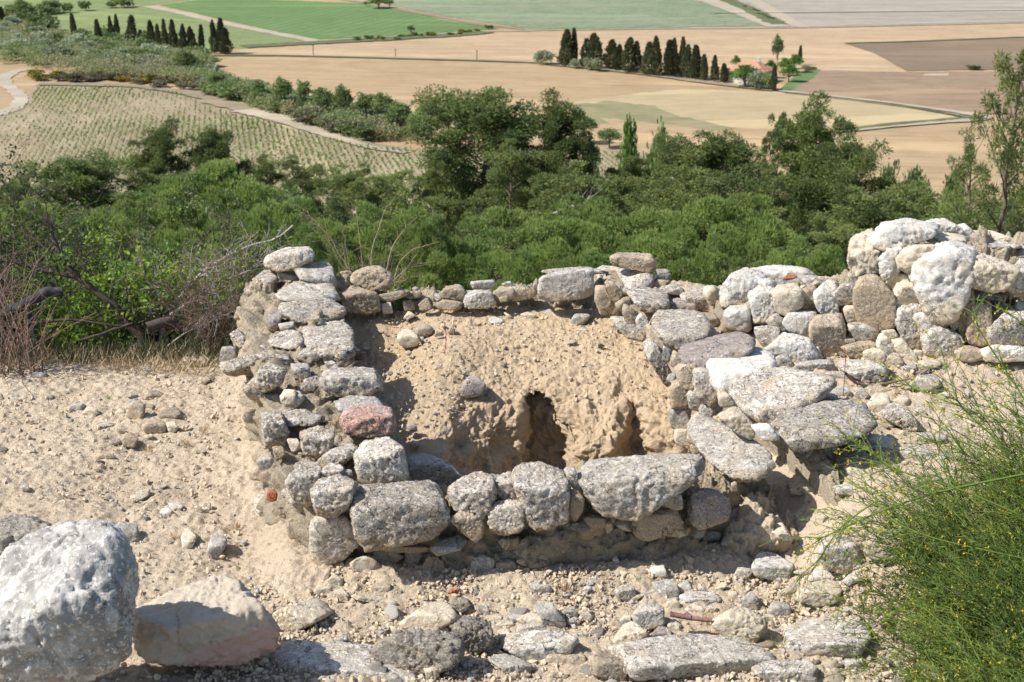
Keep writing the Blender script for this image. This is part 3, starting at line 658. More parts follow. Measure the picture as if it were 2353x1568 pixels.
# ---------------------------------------------------------------- loose stones, each a thing of its own
def lab_is(s): return s.startswith('huge pale')
def loose(spec, default_cat='stone'):
    for line in spec.strip().splitlines():
        f = [q.strip() for q in line.split('|')]
        name, cat = 'stone', default_cat
        if len(f) > 7 and f[7]: name, cat = f[7].replace(' ', '_'), f[7]
        EXTRA[:] = [((-.35, -.45, .82), .62), ((.95, -.28, .1), .86), ((.15, -.80, -.58), .66)] if lab_is(f[6]) else []
        o = make_stone(name, poly(f[0], f[1]), f[2], float(f[3]), f[4], None, float(f[5]))
        lab = f[6]; grp = None
        if '#' in lab: lab, grp = [q.strip() for q in lab.split('#')]
        tag(o, lab, cat, grp)
loose('''
H|-100,700 60,560 450,400 760,318 900,400 1000,480 1072,720 1040,1000 1000,1250 800,1440 560,1568 150,1600 0,1500 -120,1300|y3.72|.36|boulder|1.0|huge pale blue-grey boulder in the lower left corner with a shaded underside|boulder
H|1030,1020 1340,905 1640,745 1760,745 1900,850 2110,1080 2168,1200 2100,1330 1880,1440 1450,1450 1100,1420 1010,1250|y4.02|.42|pink|1.0|big tan boulder with a pinkish front face, half shaded by the grey boulder beside it|boulder
H|-60,300 60,242 200,240 330,280 480,380 380,500 100,640 -60,650|g|.4|dark|1.3|dark pitted boulder behind the huge pale boulder at the left edge|boulder
H|900,360 955,300 1070,340 1085,440 1015,492 940,450|g|.4|grey|1.1|grey pitted stone touching the right shoulder of the huge pale boulder
H|1420,430 1470,355 1548,425 1500,515 1430,525|g|.6|cream|1.1|flat cream stone beside the dry tuft, up the slope from the pink-faced boulder
H|1615,560 1655,440 1700,415 1775,425 1785,480 1695,622 1630,615|g|.5|grey|.7|elongated grey speckled stone standing on the slope right of the dry tuft
H|1248,235 1300,190 1362,240 1345,278 1255,282|g|.5|lichw|1|small grey-topped stone in a hollow of the left ground
H|1525,195 1600,170 1655,160 1650,222 1600,245 1550,230|g|.5|cream|1|small angular white stone on the bare slope left of the wall corner
H|1320,150 1400,160 1440,215 1360,225|g|.6|grey|1|flat grey stone beside the small grey-topped stone in the left hollow
H|1210,45 1285,10 1310,30 1240,60|g|.5|grey|.7|small smooth blue-grey oval pebble on the left ground
H|158,35 215,15 232,60 180,72|g|.4|grey|1|small round grey stone near the left edge of the ground
H|920,200 950,188 970,210 945,235|g|.4|tan|.7|tiny round tan pebble casting a shadow on the left slope
H|460,150 500,135 510,160 480,172|g|.4|cream|.7|tiny cream pebble above the dark pitted boulder
H|300,115 340,108 335,135 300,138|g|.4|cream|.7|small flat cream pebble in the dry litter at left
H|1020,110 1100,70 1180,60 1150,100 1040,150|g|.7|cream|.8|flat pale slab almost buried in the left slope
H|1100,260 1150,250 1165,290 1120,305|g|.4|grey|.9|small grey stone just above the right shoulder of the huge boulder
H|1230,1510 1330,1458 1450,1515 1440,1580 1260,1590|y4.1|.4|grey|.8|rounded blue-grey stone in the shade below the pink-faced boulder
H|1080,1490 1150,1468 1260,1560 1240,1600 1120,1600|y4.05|.4|tan|.8|brown stone in the shade between the two big boulders
H|1420,1450 1500,1455 1495,1500 1430,1500|y4.1|.4|grey|.8|small blue-grey pebble under the front edge of the pink-faced boulder
H|1820,1575 1950,1490 2150,1478 2190,1600 1850,1620|y4.05|.4|cream|.7|round cream stone cut by the bottom edge below the pink-faced boulder
H|700,1560 900,1525 1200,1530 1230,1600 700,1620|y3.95|.5|white|.7|whitish stone cut by the bottom edge in front of the huge boulder
I|-30,760 0,640 200,590 370,525 450,640 260,725 100,775|g|.5|cream|.8|long wedge-shaped cream slab lying below the left corner of the front wall
I|-40,1130 -20,830 200,820 380,930 560,895 880,1005 1110,1110 1110,1230 0,1230|y4.12|.75|lichw|.8|broad flat grey bedrock-like slab along the bottom edge, dusted with soil|boulder
I|740,930 780,880 1040,775 1380,755 1490,960 1400,1045 1130,1115 800,1010|g.5|.35|dark|1.5|knobbly brown conglomerate rock in the lower centre, left half of a pair|boulder
I|1370,740 1480,655 1690,690 1715,850 1600,965 1480,905|g.55|.35|dark|1.5|knobbly brown conglomerate rock in the lower centre, right half of a pair|boulder
I|970,725 1190,585 1340,550 1445,680 1250,775 1055,790|g|.5|cream|.6|wedge of bright cream stone leaning behind the brown conglomerate rocks
I|1390,530 1450,510 1540,530 1540,600 1440,650 1380,590|g|.4|dark|1.5|crumbly dark clod-like rock right of the bright cream wedge
I|1560,570 1660,570 1692,640 1620,665|g|.4|lichw|1|small white-and-grey stone right of the crumbly dark rock
I|1395,1110 1480,1040 1780,998 1858,1090 1860,1230 1410,1230|y4.18|.45|cream|.6|smooth rounded cream boulder at the bottom edge, near the centre|boulder
I|1485,1015 1580,980 1665,1000 1600,1035 1500,1040|g|.4|cream|.8|small cream stone sitting behind the smooth rounded cream boulder
I|1160,1050 1260,1030 1290,1130 1200,1160|g|.4|cream|1|small rough cream stone left of the smooth rounded cream boulder
I|1110,1130 1150,1110 1175,1140 1150,1165|g|.4|cream|.7|tiny cream pebble at the foot of the brown conglomerate rock
I|1770,870 1860,785 2100,765 2250,775 2380,860 2300,960 2130,1025 2000,1035 1890,950|g.4|.5|lichw|.8|pale grey boulder in the lower centre, left of the tan pointed stone|boulder
I|1670,995 1800,950 1980,1020 2015,1060 1980,1120 1800,1100|g|.6|grey|.9|flat bluish stone between the smooth cream boulder and the tan pointed stone
I|1700,660 1740,640 1790,665 1770,710 1710,705|g|.4|cream|1|small cream stone, leftmost of the pebble cluster below the dry tuft
I|1730,720 1790,695 1860,700 1880,740 1840,760 1750,755|g|.4|cream|.7|smooth tan oval stone in the pebble cluster
I|1780,690 1900,630 2000,625 1960,680 1850,700|g|.6|grey|.8|flat grey stone behind the smooth tan oval stone
I|1890,690 2020,630 2130,660 2110,735 2000,740|g|.5|cream|.8|flat cream stone between the grey stones of the centre cluster
I|1880,760 1990,715 2110,735 2140,790 1900,795|g|.5|grey|.9|flat greyish stone in front of the centre cluster
I|2035,570 2100,535 2180,560 2285,700 2270,750 2160,770 2110,660|g|.4|grey|.7|upright rounded stone with white top in the lower centre
I|2255,600 2353,580 2380,660 2300,680|g|.4|grey|.9|round grey stone right of the upright white-topped stone
I|1745,770 1840,755 1850,810 1780,870|g|.5|cream|.8|small cream stone touching the pale grey boulder in the lower centre
I|1985,400 2040,392 2172,440 2160,470 2060,487 2000,465|g|.4|lichw|.5|smooth white oval cobble left of the dry tuft, below the front wall
I|2065,350 2090,338 2122,355 2100,375|g|.4|cream|.6|tiny white pebble above the smooth oval cobble
I|455,500 480,450 530,440 582,500 550,545 480,535|g|.4|cream|.5|round smooth cream cobble at the foot of the front wall's left end
I|300,460 340,410 440,430 445,475 330,490|g|.4|cream|.8|cream stone left of the round smooth cobble
I|365,385 390,330 430,278 442,310 400,402|g|.2|cream|.8|narrow upright cream stone left of the egg-shaped stone
I|415,380 460,318 530,370 530,420 480,442 430,420|g|.3|cream|.9|egg-shaped cream stone under the white corner block
I|600,500 720,475 830,500 880,530 780,560 640,530|g|.6|cream|.9|flat cream plate lying at the foot of the front wall
I|740,430 820,395 910,410 905,480 800,495|g|.4|tan|.9|tan stone above the flat cream plate
I|1365,470 1390,435 1450,440 1430,485 1390,490|g|.4|brick|.6|small orange-red stone at the foot of the front wall|
I|400,900 440,830 475,870 470,920 430,938|g|.3|cream|.8|cream upright pebble left of the dark hollow, bottom left centre
I|470,830 560,810 572,840 510,900 475,870|g|.4|grey|.9|flat grey pebble beside the cream upright pebble
I|730,750 790,735 808,765 750,785|g|.5|cream|.6|smooth cream oval pebble left of the bright cream wedge
I|655,800 700,765 738,775 700,805|g|.5|cream|.8|thin white flake left of the smooth oval pebble
I|280,780 310,735 330,770 290,800|g|.4|cream|.8|little cream stone in front of the long wedge-shaped slab
J|-80,1040 30,900 200,868 290,985 270,1190 130,1200 -30,1130|y4.2|.35|tan|.6|tan pointed boulder at the bottom edge with shaded right side|boulder
J|310,1080 370,925 560,1000 615,1030 595,1150 540,1175 330,1110|g.5|.4|tan|.5|squarish tan block with shaded right face at the bottom, right of the pointed one
J|460,920 900,825 1150,800 1400,808 1600,880 1745,985 1600,1140 1300,1150 700,1190 600,1040|g.35|.62|lichw|.7|very broad flat white-grey boulder along the bottom, right of centre|boulder
J|640,1130 800,1010 1000,1005 1300,1130 1300,1230 650,1230|y4.2|.5|grey|.9|grey rough slab in front of the very broad flat boulder|boulder
J|1590,1060 1750,985 2040,985 2100,1060 2080,1170 1700,1200|g|.45|lichw|1|blocky pale stone right of the very broad flat boulder|boulder
J|1830,930 1860,760 2050,680 2353,640 2500,760 2430,960 2100,1010 1850,970|g.25|.7|lichw|.7|flat wide pale slab half hidden by the flowering broom|boulder
J|1255,700 1400,655 1520,565 1690,690 1700,780 1590,865 1350,800 1285,750|g.5|.35|cream|1.1|lumpy cream rock with round holes, right of the brown stick|boulder
J|635,655 740,555 890,568 900,735 770,768 690,740|g.5|.3|grey|.5|angular grey block with a flat face, lower right of centre
J|475,905 600,725 650,700 770,800 760,845 560,915|g.4|.5|cream|.9|pale cream slab leaning below the angular grey block
J|775,825 850,740 920,745 975,830 960,850|g|.4|purple|.7|half-buried purplish grey stone right of the leaning cream slab
J|905,580 920,520 985,513 1018,560 1010,622 940,632|g|.3|cream|.8|knobbly yellowish stone right of the angular grey block
J|915,730 960,690 1030,730 1025,795 960,800|g|.4|cream|1|knobbly cream stone beneath the brown stick
J|1055,605 1120,558 1218,605 1200,652 1080,655|g|.4|cream|.8|rounded cream stone above the brown stick
J|1218,612 1260,563 1318,600 1300,642 1240,648|g|.4|lichw|.5|smooth white pebble left of the lumpy rock with holes
J|995,490 1070,468 1200,462 1300,480 1338,540 1290,570 1200,582 1050,540|g|.5|white|.7|long white stone lying behind the smooth white pebble
J|1000,415 1085,370 1112,440 1060,475 1010,455|g|.5|white|.9|white angular stone behind the long white stone
J|795,395 920,373 1000,420 1020,480 960,532 870,532 840,460|g|.45|grey|.6|smooth rounded grey stone in the middle of the white cluster
J|765,470 810,440 842,465 835,500 780,500|g|.4|grey|.7|small round grey pebble left of the smooth rounded grey stone
J|495,470 560,408 655,408 675,480 600,538 540,520|g|.4|lichw|.9|round white-and-grey stone left of the white cluster
J|620,535 700,480 742,495 645,552|g|.4|cream|.9|flat cream stone in front of the round white-and-grey stone
J|762,300 830,248 890,248 922,340 810,368|g|.45|white|.7|bright white block alone on the soil below the front wall
J|488,200 525,188 547,230 522,262 495,240|g|.4|white|.7|small bright white pebble left of the bright white block
J|1445,345 1478,280 1570,268 1585,340 1540,372 1460,368|g|.45|lichw|.8|cream and grey stone touching the large white tilted slab
J|1585,280 1640,158 1760,178 1905,260 1870,330 1800,378 1620,335|g.45|.5|white|.6|large white tilted slab with grey top on the right slope
J|1450,205 1490,198 1512,230 1480,246|g|.4|cream|.8|small pinkish stone left of the large white tilted slab
J|1298,445 1345,388 1398,408 1325,470|g|.4|cream|.8|wedge-shaped cream stone in the middle of the right slope
J|1398,475 1455,458 1478,500 1420,522|g|.4|cream|.8|small yellowish cream stone below the wedge-shaped one
J|1145,445 1190,415 1212,435 1170,465|g|.4|cream|.8|small flat cream pebble right of the white angular stone
J|1470,540 1575,465 1640,530 1630,612 1540,600|g.4|.4|grey|1|rough grey stone behind the lumpy rock with holes
J|1320,620 1340,590 1470,585 1450,640 1360,660|g|.5|grey|.8|flat grey stone between the smooth white pebble and lumpy rock
J|1705,625 1745,540 1880,545 1895,640 1830,672 1740,658|g.4|.35|grey|.8|round grey stone with a shadow to its right, right of the lumpy rock
J|1660,670 1720,640 1765,665 1750,705 1680,700|g|.4|cream|.9|cream stone between the lumpy rock and the round grey one
J|1920,530 2000,410 2220,363 2285,460 2240,550 2090,583|g.45|.5|cream|.7|large cream wedge-shaped stone beside the broom stems
J|2025,375 2080,295 2200,283 2225,362 2060,402|g|.5|white|.7|white stone lying behind the large cream wedge
J|1845,490 1900,400 1985,405 1900,485|g|.5|tan|.8|tan wedge half buried left of the large cream wedge
J|150,790 290,765 302,820 230,838|g|.5|cream|.8|flat cream stone with dark shadow behind the tan pointed boulder
J|220,850 330,840 340,880 250,890|g|.5|cream|.9|flat cream stone just in front of the other, behind the tan pointed boulder
J|430,810 470,782 508,820 480,850|g|.4|lichw|.9|little white speckled stone left of the leaning cream slab
J|222,620 280,600 335,660 320,700 250,690|g|.4|cream|.9|round cream stone in the lower centre, right of the upright white-topped one
J|100,620 150,583 218,620 215,680 140,665|g|.4|cream|.9|round greyish cream stone immediately right of the upright white-topped one
J|130,690 180,668 215,710 170,735 135,720|g|.4|grey|.9|small grey stone below the round cream stones
J|240,570 290,545 305,570 260,595|g|.4|cream|.9|small cream stone above the round cream stones
J|548,690 590,645 640,660 625,710 570,720|g|.4|cream|.9|cream stone at the left foot of the angular grey block
J|255,450 290,415 332,435 300,468|g|.4|white|.7|little white stone right of the dry tuft
K|578,480 600,420 680,345 760,318 860,340 925,420 968,480 930,580 780,632 640,580|g.5|.35|lichw|.8|round grey speckled boulder behind the thin outlying broom stems|boulder
K|1010,330 1100,250 1230,245 1320,300 1360,440 1250,520 1080,525 990,450|g.4|.4|cream|.6|large smooth cream boulder partly veiled by the broom|boulder
K|385,620 440,580 530,600 520,640 430,665|g|.5|cream|.8|cream stone left of the white stone behind the large cream wedge
K|790,700 850,640 940,610 950,680 850,740|g|.5|white|.9|pale stone just below the round grey speckled boulder
K|680,1370 780,1330 795,1380 700,1400|g|.5|cream|.8|small cream stone under the lower left fringe of the broom
K|750,1420 850,1365 990,1375 930,1450 780,1460|g|.5|grey|.8|bluish white stone under the lower left fringe of the broom
K|1130,1480 1230,1460 1235,1510 1150,1530|g|.4|cream|.8|cream pebble at the bottom under the broom
G|1105,265 1180,155 1230,140 1295,180 1305,250 1225,312|g.4|.45|cream|.8|cream block behind the last flat coping block of the right wall
G|1012,150 1080,98 1142,165 1080,192|g|.4|grey|.9|grey stone left of the cream block behind the right wall
G|735,215 800,125 870,150 875,195|g|.5|grey|1|grey speckled stone touching the last flat coping blocks
G|830,90 960,95 1025,180 870,180|g|.5|grey|.8|half-buried grey stone behind the right wall
G|1230,300 1320,222 1440,290 1562,420 1500,445 1260,340|g.5|.45|lich|1|speckled grey wedge on the slope behind the right wall
G|1335,200 1420,158 1462,210 1440,242 1345,225|g|.5|cream|.8|flat cream stone right of the cream block
G|1475,295 1530,255 1590,300 1560,345|g|.4|lichw|.8|small white stone above the speckled grey wedge
G|1490,225 1560,215 1585,255 1520,262|g|.4|grey|.8|small grey stone just above the small white stone
G|960,535 1040,498 1125,555 1100,622 980,575|g|.4|lichw|.8|grey-white stone at the tip of a broom stem
G|1100,520 1200,470 1320,495 1335,590 1160,570|g|.6|white|.9|flat white rock on the slope right of the long coping block
G|1355,580 1560,545 1655,640 1600,682 1400,660|g.3|.5|lichw|.6|long smooth pale boulder on the right slope under broom sprays|boulder
G|1505,475 1700,440 1740,510 1560,545|g.2|.6|lichw|.8|flat pale stone right above the long smooth boulder
G|930,730 1020,690 1155,695 1160,800 1000,812|g.2|.6|cream|1|low cream rock in the middle of the right slope
G|860,880 1000,845 1165,855 1195,950 900,935|g.2|.6|white|.7|low whitish rock below the low cream rock
G|480,830 640,780 790,870 760,950 520,930|g.12|.6|cream|.9|soil-covered cream hump of rock right of the shadowed clod
G|490,1080 600,1050 640,1110 540,1150|g.1|.6|cream|.8|half-buried flat cream rock on the right slope
G|1680,155 1740,130 1785,160 1720,185|g|.4|cream|.7|small oval cream stone on the upper right slope
G|1615,120 1650,105 1685,130 1640,145|g|.4|cream|.7|smaller cream stone next to the oval one, upper right slope
G|1840,140 1880,130 1905,160 1860,170|g|.4|cream|.7|rightmost small cream stone of the upper right slope
G|1840,280 1920,250 1925,300 1860,310|g|.4|lichw|.8|pale grey stone seen through the broom tips
R|560,1240 660,1180 830,1148 885,1225 840,1262|g|.4|grey|1|brownish grey rock at the foot of the white wall, by the coping blocks
R|885,1200 925,1155 1130,1170 1280,1210 1285,1280 1240,1345 1110,1330 960,1245|g.4|.45|lichw|1|large pale rough rock at the foot of the white dry stone wall|boulder
R|1440,1390 1560,1268 1665,1290 1695,1370 1600,1405|g.4|.5|lichw|.9|triangular pale rock at the foot of the white wall, by the twisted root
R|1395,1215 1510,1185 1490,1245 1430,1250|g|.5|grey|.7|dark grey stone tucked under the white wall
R|1500,1180 1600,1150 1700,1180 1680,1240 1540,1240|g.3|.5|cream|.9|cream rock at the foot of the white wall, right of the dark grey stone
R|790,1265 880,1245 960,1260 1000,1330 850,1320|g|.5|lichw|.8|flat pale stone in front of the large rough rock
R|720,1250 760,1240 785,1255 750,1272|g|.4|cream|.7|tiny white pebble on the right wall's outer side
R|465,512 500,490 550,483 572,505 545,522 490,532|y6.68|.5|brick|.5|broken red tile fragment lying on top of the white stone wall|tile fragment
R|365,520 400,518 400,534 370,535|y6.66|.5|brick|.5|tiny orange tile chip left of the red tile fragment|tile fragment
A|305,190 330,150 450,85 560,78 665,76 698,130 680,190 500,262 400,265 320,230|z.53|.35|lichw|.8|pale flat capstone balanced on the far end of the left wall|capstone
A|415,290 440,265 530,262 585,315 580,342 440,330|z.44|.4|grey|.6|smooth small grey stone wedged under the pale capstone
A|985,340 1000,290 1070,230 1210,222 1320,295 1310,385 1150,420 1060,375|y7.2|.3|tan|1|tan lumpy stone standing on the back wall's left end
A|1925,350 2000,340 2100,333 2112,388 2050,410 1950,408|y7.22|.3|grey|.7|squared brown stone resting on the middle of the back wall
B|860,165 940,118 1060,130 1200,118 1232,190 1190,235 1010,245 915,222|y7.2|.3|tan|.9|brown capstone perched where the back and right walls meet|capstone
B|1210,265 1300,250 1340,280 1335,325 1260,300|y7.4|.3|lich|.8|lichen-grey stone right of the brown capstone
A|1350,790 1370,745 1420,713 1500,740 1532,800 1500,852 1430,862 1370,835|i.42|.35|cream|.6|round cream stone with a dark shadow on the enclosure floor
A|1488,740 1500,695 1550,668 1632,712 1622,750 1550,778|i|.35|tan|.8|tan pyramid-shaped stone behind the round cream stone
A|1400,640 1440,578 1500,615 1440,645|i|.3|cream|.8|small pointed stone below the green sprig
A|1408,905 1440,885 1466,905 1440,930|i|.4|cream|.6|small round pebble in front of the round cream stone
A|1742,745 1780,693 1806,730 1796,762|i|.3|tan|.7|small yellowish angular stone in the middle of the floor
A|1690,680 1720,675 1730,700 1700,708|i|.4|cream|.6|tiny cream pebble near the small yellowish stone
A|2065,645 2110,622 2188,650 2160,682 2090,684|i|.6|white|.7|flat white stone on the floor near the back wall
A|2180,580 2200,590 2260,620 2230,640|i|.4|cream|.7|small cream stone between flat white stone and back wall
A|1845,1190 1900,1105 1965,1082 2040,1150 2055,1205 1990,1250 1880,1262|i.5|.35|purple|.6|dark purplish stone perched on the brink of the pit
A|1420,1460 1500,1480 1508,1522 1440,1512|i|.4|grey|.7|grey stone half in the shadow of the left wall
D|1448,350 1480,323 1512,350 1485,377|i|.4|grey|.7|smaller grey stone in the shade beside the left wall, at the pit's left end
A|1012,965 1015,888 1105,893 1103,962|y6.25|.25|mud|.2|brown mudbrick sticking out of the left wall into the shade|brick
D|1430,450 1600,420 1760,490 1865,590 1745,682 1500,650|y5.35|.3|grey|.9|grey rock in deep shade at the left end of the pit
B|555,660 600,588 660,590 712,620 640,698 570,692|i|.4|grey|.8|grey flat stone on the floor by the right wall's far end
B|160,600 220,583 292,620 232,642|i|.4|cream|.7|smooth tan oval stone near the back wall block
B|330,590 380,560 440,575 440,605 360,612|i|.4|grey|.8|pale grey stone right of the smooth tan oval stone
B|600,715 660,705 695,730 650,745|i|.5|cream|.8|flat cream stone just below the grey flat stone
L|1225,900 1300,870 1380,878 1418,940 1285,972|g|.5|cream|.6|long cream slab at the rim of the left ground, beside the upright stone
L|1395,895 1450,885 1480,930 1410,940|g|.4|grey|.8|grey stone between the cream slab and the upright stone
L|1475,900 1490,820 1570,815 1597,900 1560,950 1490,957|g.5|.15|grey|.6|upright grey stone set against the outer foot of the left wall
L|1572,805 1620,778 1640,880 1590,892|g.5|.15|grey|.6|grey stone behind the upright one, touching the left wall
L|960,1170 995,1108 1090,1108 1102,1160 1020,1182|g|.35|tan|.6|grey-brown block, uppermost of the stone group on the left ground
L|860,1162 885,1133 932,1150 920,1178|g|.35|tan|.8|small tan stone left of the uppermost block
L|850,1290 870,1205 940,1183 980,1215 972,1292 930,1322 870,1315|g.45|.2|tan|.7|upright brown stone with a shadow in the middle of the left stone group
L|945,1190 1030,1208 1035,1240 985,1252|g|.4|tan|.8|tan stone peeping out behind the upright brown stone
L|850,1185 900,1168 932,1190 860,1212|g|.5|grey|.8|greyish flat stone just behind the upright brown stone's left side
L|1058,1285 1100,1250 1185,1228 1222,1290 1180,1322 1100,1318|g|.5|tan|.7|flat-topped tan stone at the right of the left stone group
L|955,1370 980,1330 1090,1308 1118,1380 1080,1408 980,1402|g|.35|tan|.6|squarish greyish block, lower middle of the left stone group
L|1122,1335 1165,1318 1202,1365 1170,1402 1130,1388|g|.4|cream|.8|cream stone right beside the squarish greyish block
L|768,1275 800,1238 840,1248 842,1283|g|.4|cream|.7|cream stone left of the upright brown stone
L|798,1345 860,1303 882,1330 840,1362 805,1362|g|.4|cream|.8|cream angular stone below the upright brown stone
L|468,1225 520,1186 572,1220 540,1256 480,1252|g|.4|grey|.7|bluish grey stone, left of the pair at the left of the ground
L|555,1265 590,1218 650,1238 662,1270 610,1292|g|.4|cream|.9|white and grey stone, right of the pair at the left of the ground
L|640,1345 700,1328 800,1343 795,1362 660,1362|g|.6|grey|.8|low flat grey stone left of the cream angular stone
L|193,1342 205,1308 232,1320 226,1347|g|.3|tan|.7|small tan stone alone near the left edge
L|818,1440 880,1398 932,1445 905,1502 830,1492|g.45|.35|tan|.7|rounded tan stone with a shadow, lowest of the left stone group
L|738,1452 800,1438 812,1470 760,1478|g|.5|grey|.8|low grey stone left of the rounded tan stone
L|788,1390 820,1368 855,1390 830,1412|g|.4|tan|.8|small brown stone between the low flat grey stone and the rounded tan one
L|678,1432 710,1413 728,1440 700,1450|g|.4|tan|.8|small tan stone left of the small brown stone
L|955,970 990,953 1022,980 1000,992|g|.4|grey|.7|small grey stone on the upper left ground below the shrubs
L|1325,1070 1390,1018 1417,1045 1360,1082|g|.4|tan|.8|small brown wedge on the slope near the left wall
L|208,1012 230,988 310,998 315,1025 230,1032|g|.4|grey|.7|grey flat stone at the upper left under the thicket
L|163,1052 200,1033 208,1070 175,1075|g|.4|grey|.7|tan-grey pebble just below the grey flat stone
L|1065,1012 1110,1003 1118,1025 1075,1032|g|.4|cream|.6|small round cream stone in the upper middle of the left ground
L|650,1570 690,1528 750,1545 770,1575|g|.4|tan|.8|tan stone on the left slope directly below the stone group
L|978,1420 1020,1408 1025,1435 990,1438|g|.4|cream|.7|small cream stone under the squarish greyish block
L|1040,1455 1085,1450 1082,1472 1045,1475|g|.4|cream|.7|little cream pebble right of the rounded tan stone
L|700,898 730,890 735,915 700,918|g|.4|cream|.7|small cream stone at the rim under the bare branches
L|1300,868 1360,862 1380,880 1310,885|g|.5|cream|.6|thin cream stone behind the long cream slab
L|960,905 1020,898 1025,930 970,935|g|.5|cream|.7|flat cream stone at the rim, middle of the left ground
L|1015,872 1060,862 1068,885 1025,890|g|.4|grey|.7|small grey stone at the very rim of the left ground
L|490,945 520,938 532,965 500,970|g|.4|grey|.7|small dark grey stone below the charred stump
L|75,1150 120,1140 130,1165 85,1170|g|.4|grey|.7|flat grey stone near the left edge of the ground
L|1305,1520 1340,1505 1390,1520 1330,1545|g|.5|cream|.8|half-buried pale stone close to the left wall's foot
''')
# scattered little stones, copied: countable but alike
rng = np.random.default_rng(77)
def pebble_proto(i):
    n = norm(rng.normal(size=(9, 3))); pls = np.concatenate([n, rng.uniform(.55, .9, (9, 1))], 1)
    P, Fc = rock_surface(pls, 1.0, 3, 900 + i, 20, 1.0); P = P * np.array([1, .85, .62])
    return mesh_arr('small_stone', P, Fc)
PEB = []
for i in range(6):
    for kd in ('cream', 'grey', 'white', 'tan'):
        me = pebble_proto(i); me.materials.append(MR[kd]); PEB.append(me)
def pebbles(n, xr, yr, surf, smin, smax, label, group):
    k = 0
    while k < n:
        x = rng.uniform(*xr); y = rng.uniform(*yr)
        if surf is zg and inside(np.array(x), np.array(y)): continue
        s = smin * (smax / smin) ** (rng.random() ** 1.7)
        o = obj('small_stone', PEB[rng.integers(len(PEB))], None, (x, y, float(surf(x, y)) + s * .25)); o.scale = (s * rng.uniform(.8, 1.3), s, s * rng.uniform(.7, 1.1)); o.rotation_euler = (rng.normal() * .25, rng.normal() * .25, rng.uniform(0, 6.3))
        tag(o, label, 'stone', group); k += 1
pebbles(165, (-.55, 1.6), (3.92, 4.58), zg, .010, .036, 'small stone in the rubble along the bottom of the view', 'small stones in the rubble at the bottom')
pebbles(45, (-2.6, -.95), (4.3, 7.0), zg, .009, .024, 'small stone scattered over the bare ground left of the enclosure', 'small stones left of the enclosure')
pebbles(45, (1.3, 2.8), (4.3, 6.4), zg, .011, .034, 'small stone on the slope between the right wall and the broom', 'small stones on the right slope')
pebbles(30, (-.75, .45), (6.55, 7.2), zi, .008, .02, 'small stone lying on the earth floor inside the enclosure', 'small stones on the enclosure floor')
# gravel and crumbs: one mass
def gravel():
    D, Fc = ico(1); n = 26000
    x = np.concatenate([rng.uniform(-2.9, 3.0, 15000), rng.uniform(-1.0, 1.8, 14000), rng.uniform(-1.0, 1.0, 900)])
    y = np.concatenate([rng.uniform(3.8, 7.5, 15000), rng.uniform(3.85, 4.75, 14000), rng.uniform(6.0, 7.25, 900)])
    ins = inside(x, y); z = np.where(ins, zi(x, y), zg(x, y))
    keep = ~(ins & (z < .09)); x, y, z = x[keep], y[keep], z[keep]; n = len(x)
    s = .0028 * (1 + 3.2 * rng.random(n) ** 3.5)
    V = D[None] * s[:, None, None] * (1 + .28 * rng.normal(size=(n, len(D), 1))) * rng.uniform(.6, 1.3, (n, 1, 3)) + np.stack([x, y, z + s * .5], -1)[:, None]
    f = (Fc[None] + (np.arange(n) * len(D))[:, None, None]).reshape(-1, 3)
    m = M('gravel'); ge = m.new('ShaderNodeNewGeometry')
    c = m.mix(ge.outputs['Random Per Island'], (.42,.33,.225), (.60,.50,.37)); c = m.mix(m.ramp(ge.outputs['Random Per Island'], .86, .9), c, (.36,.34,.31)); m.col(c)
    stuff(obj('gravel', mesh_arr('gravel', V.reshape(-1, 3), f, m.m, False)), 'crumbs of earth and gravel strewn over the bare ground', 'gravel')
gravel()
# ---------------------------------------------------------------- foliage materials
def leaf_mat(name, A, B, C_=None, trans=.35, nz=.8, rough=.6, vary=.25):
    m = M(name); ge = m.new('ShaderNodeNewGeometry'); co = m.coord()
    c = m.mix(ge.outputs['Random Per Island'], A, B)
    c = m.mix(m.ramp(m.noise(co, nz, 3), .40, .62), c, C_ or tuple(x * .7 for x in A))
    oi = m.new('ShaderNodeObjectInfo'); hs = m.new('ShaderNodeHueSaturation'); mr = m.new('ShaderNodeMapRange')
    m.l.new(oi.outputs['Random'], mr.inputs[0]); mr.inputs['To Min'].default_value = 1 - vary; mr.inputs['To Max'].default_value = 1 + vary
    m.l.new(mr.outputs[0], hs.inputs['Value']); m.l.new(c, hs.inputs['Color']); c = hs.outputs[0]
    m.col(c); m.b.inputs['Roughness'].default_value = rough; m.b.inputs['Specular IOR Level'].default_value = .25
    tr = m.new('ShaderNodeBsdfTranslucent'); m.l.new(c, tr.inputs[0]); mx = m.new('ShaderNodeMixShader'); mx.inputs[0].default_value = trans
    m.l.new(m.b.outputs[0], mx.inputs[1]); m.l.new(tr.outputs[0], mx.inputs[2]); m.l.new(mx.outputs[0], m.n['Material Output'].inputs[0]); return m.m
def plain(name, A, B=None, sc=20):
    m = M(name); co = m.coord(); m.col(m.mix(m.ramp(m.noise(co, sc, 5, .7), .35, .65), A, B or tuple(x * .6 for x in A))); m.bump(m.noise(co, sc * 3, 4, .7), .5, .01); return m.m
BARK = plain('pine_bark', (.20,.155,.125), (.10,.075,.06), 3)
BARKP = plain('grey_branch_bark', (.42,.385,.35), (.26,.23,.21), 40)
BARKD = plain('dark_branch_bark', (.115,.09,.075), (.06,.045,.04), 30)
CHAR = plain('charred_wood', (.035,.035,.04), (.09,.09,.095), 25)
TWIGR = plain('reddish_twig_bark', (.26,.17,.125), (.20,.15,.12), 20)
TWIGY = plain('orange_lichen_twig', (.27,.24,.21), (.36,.26,.13), 9)
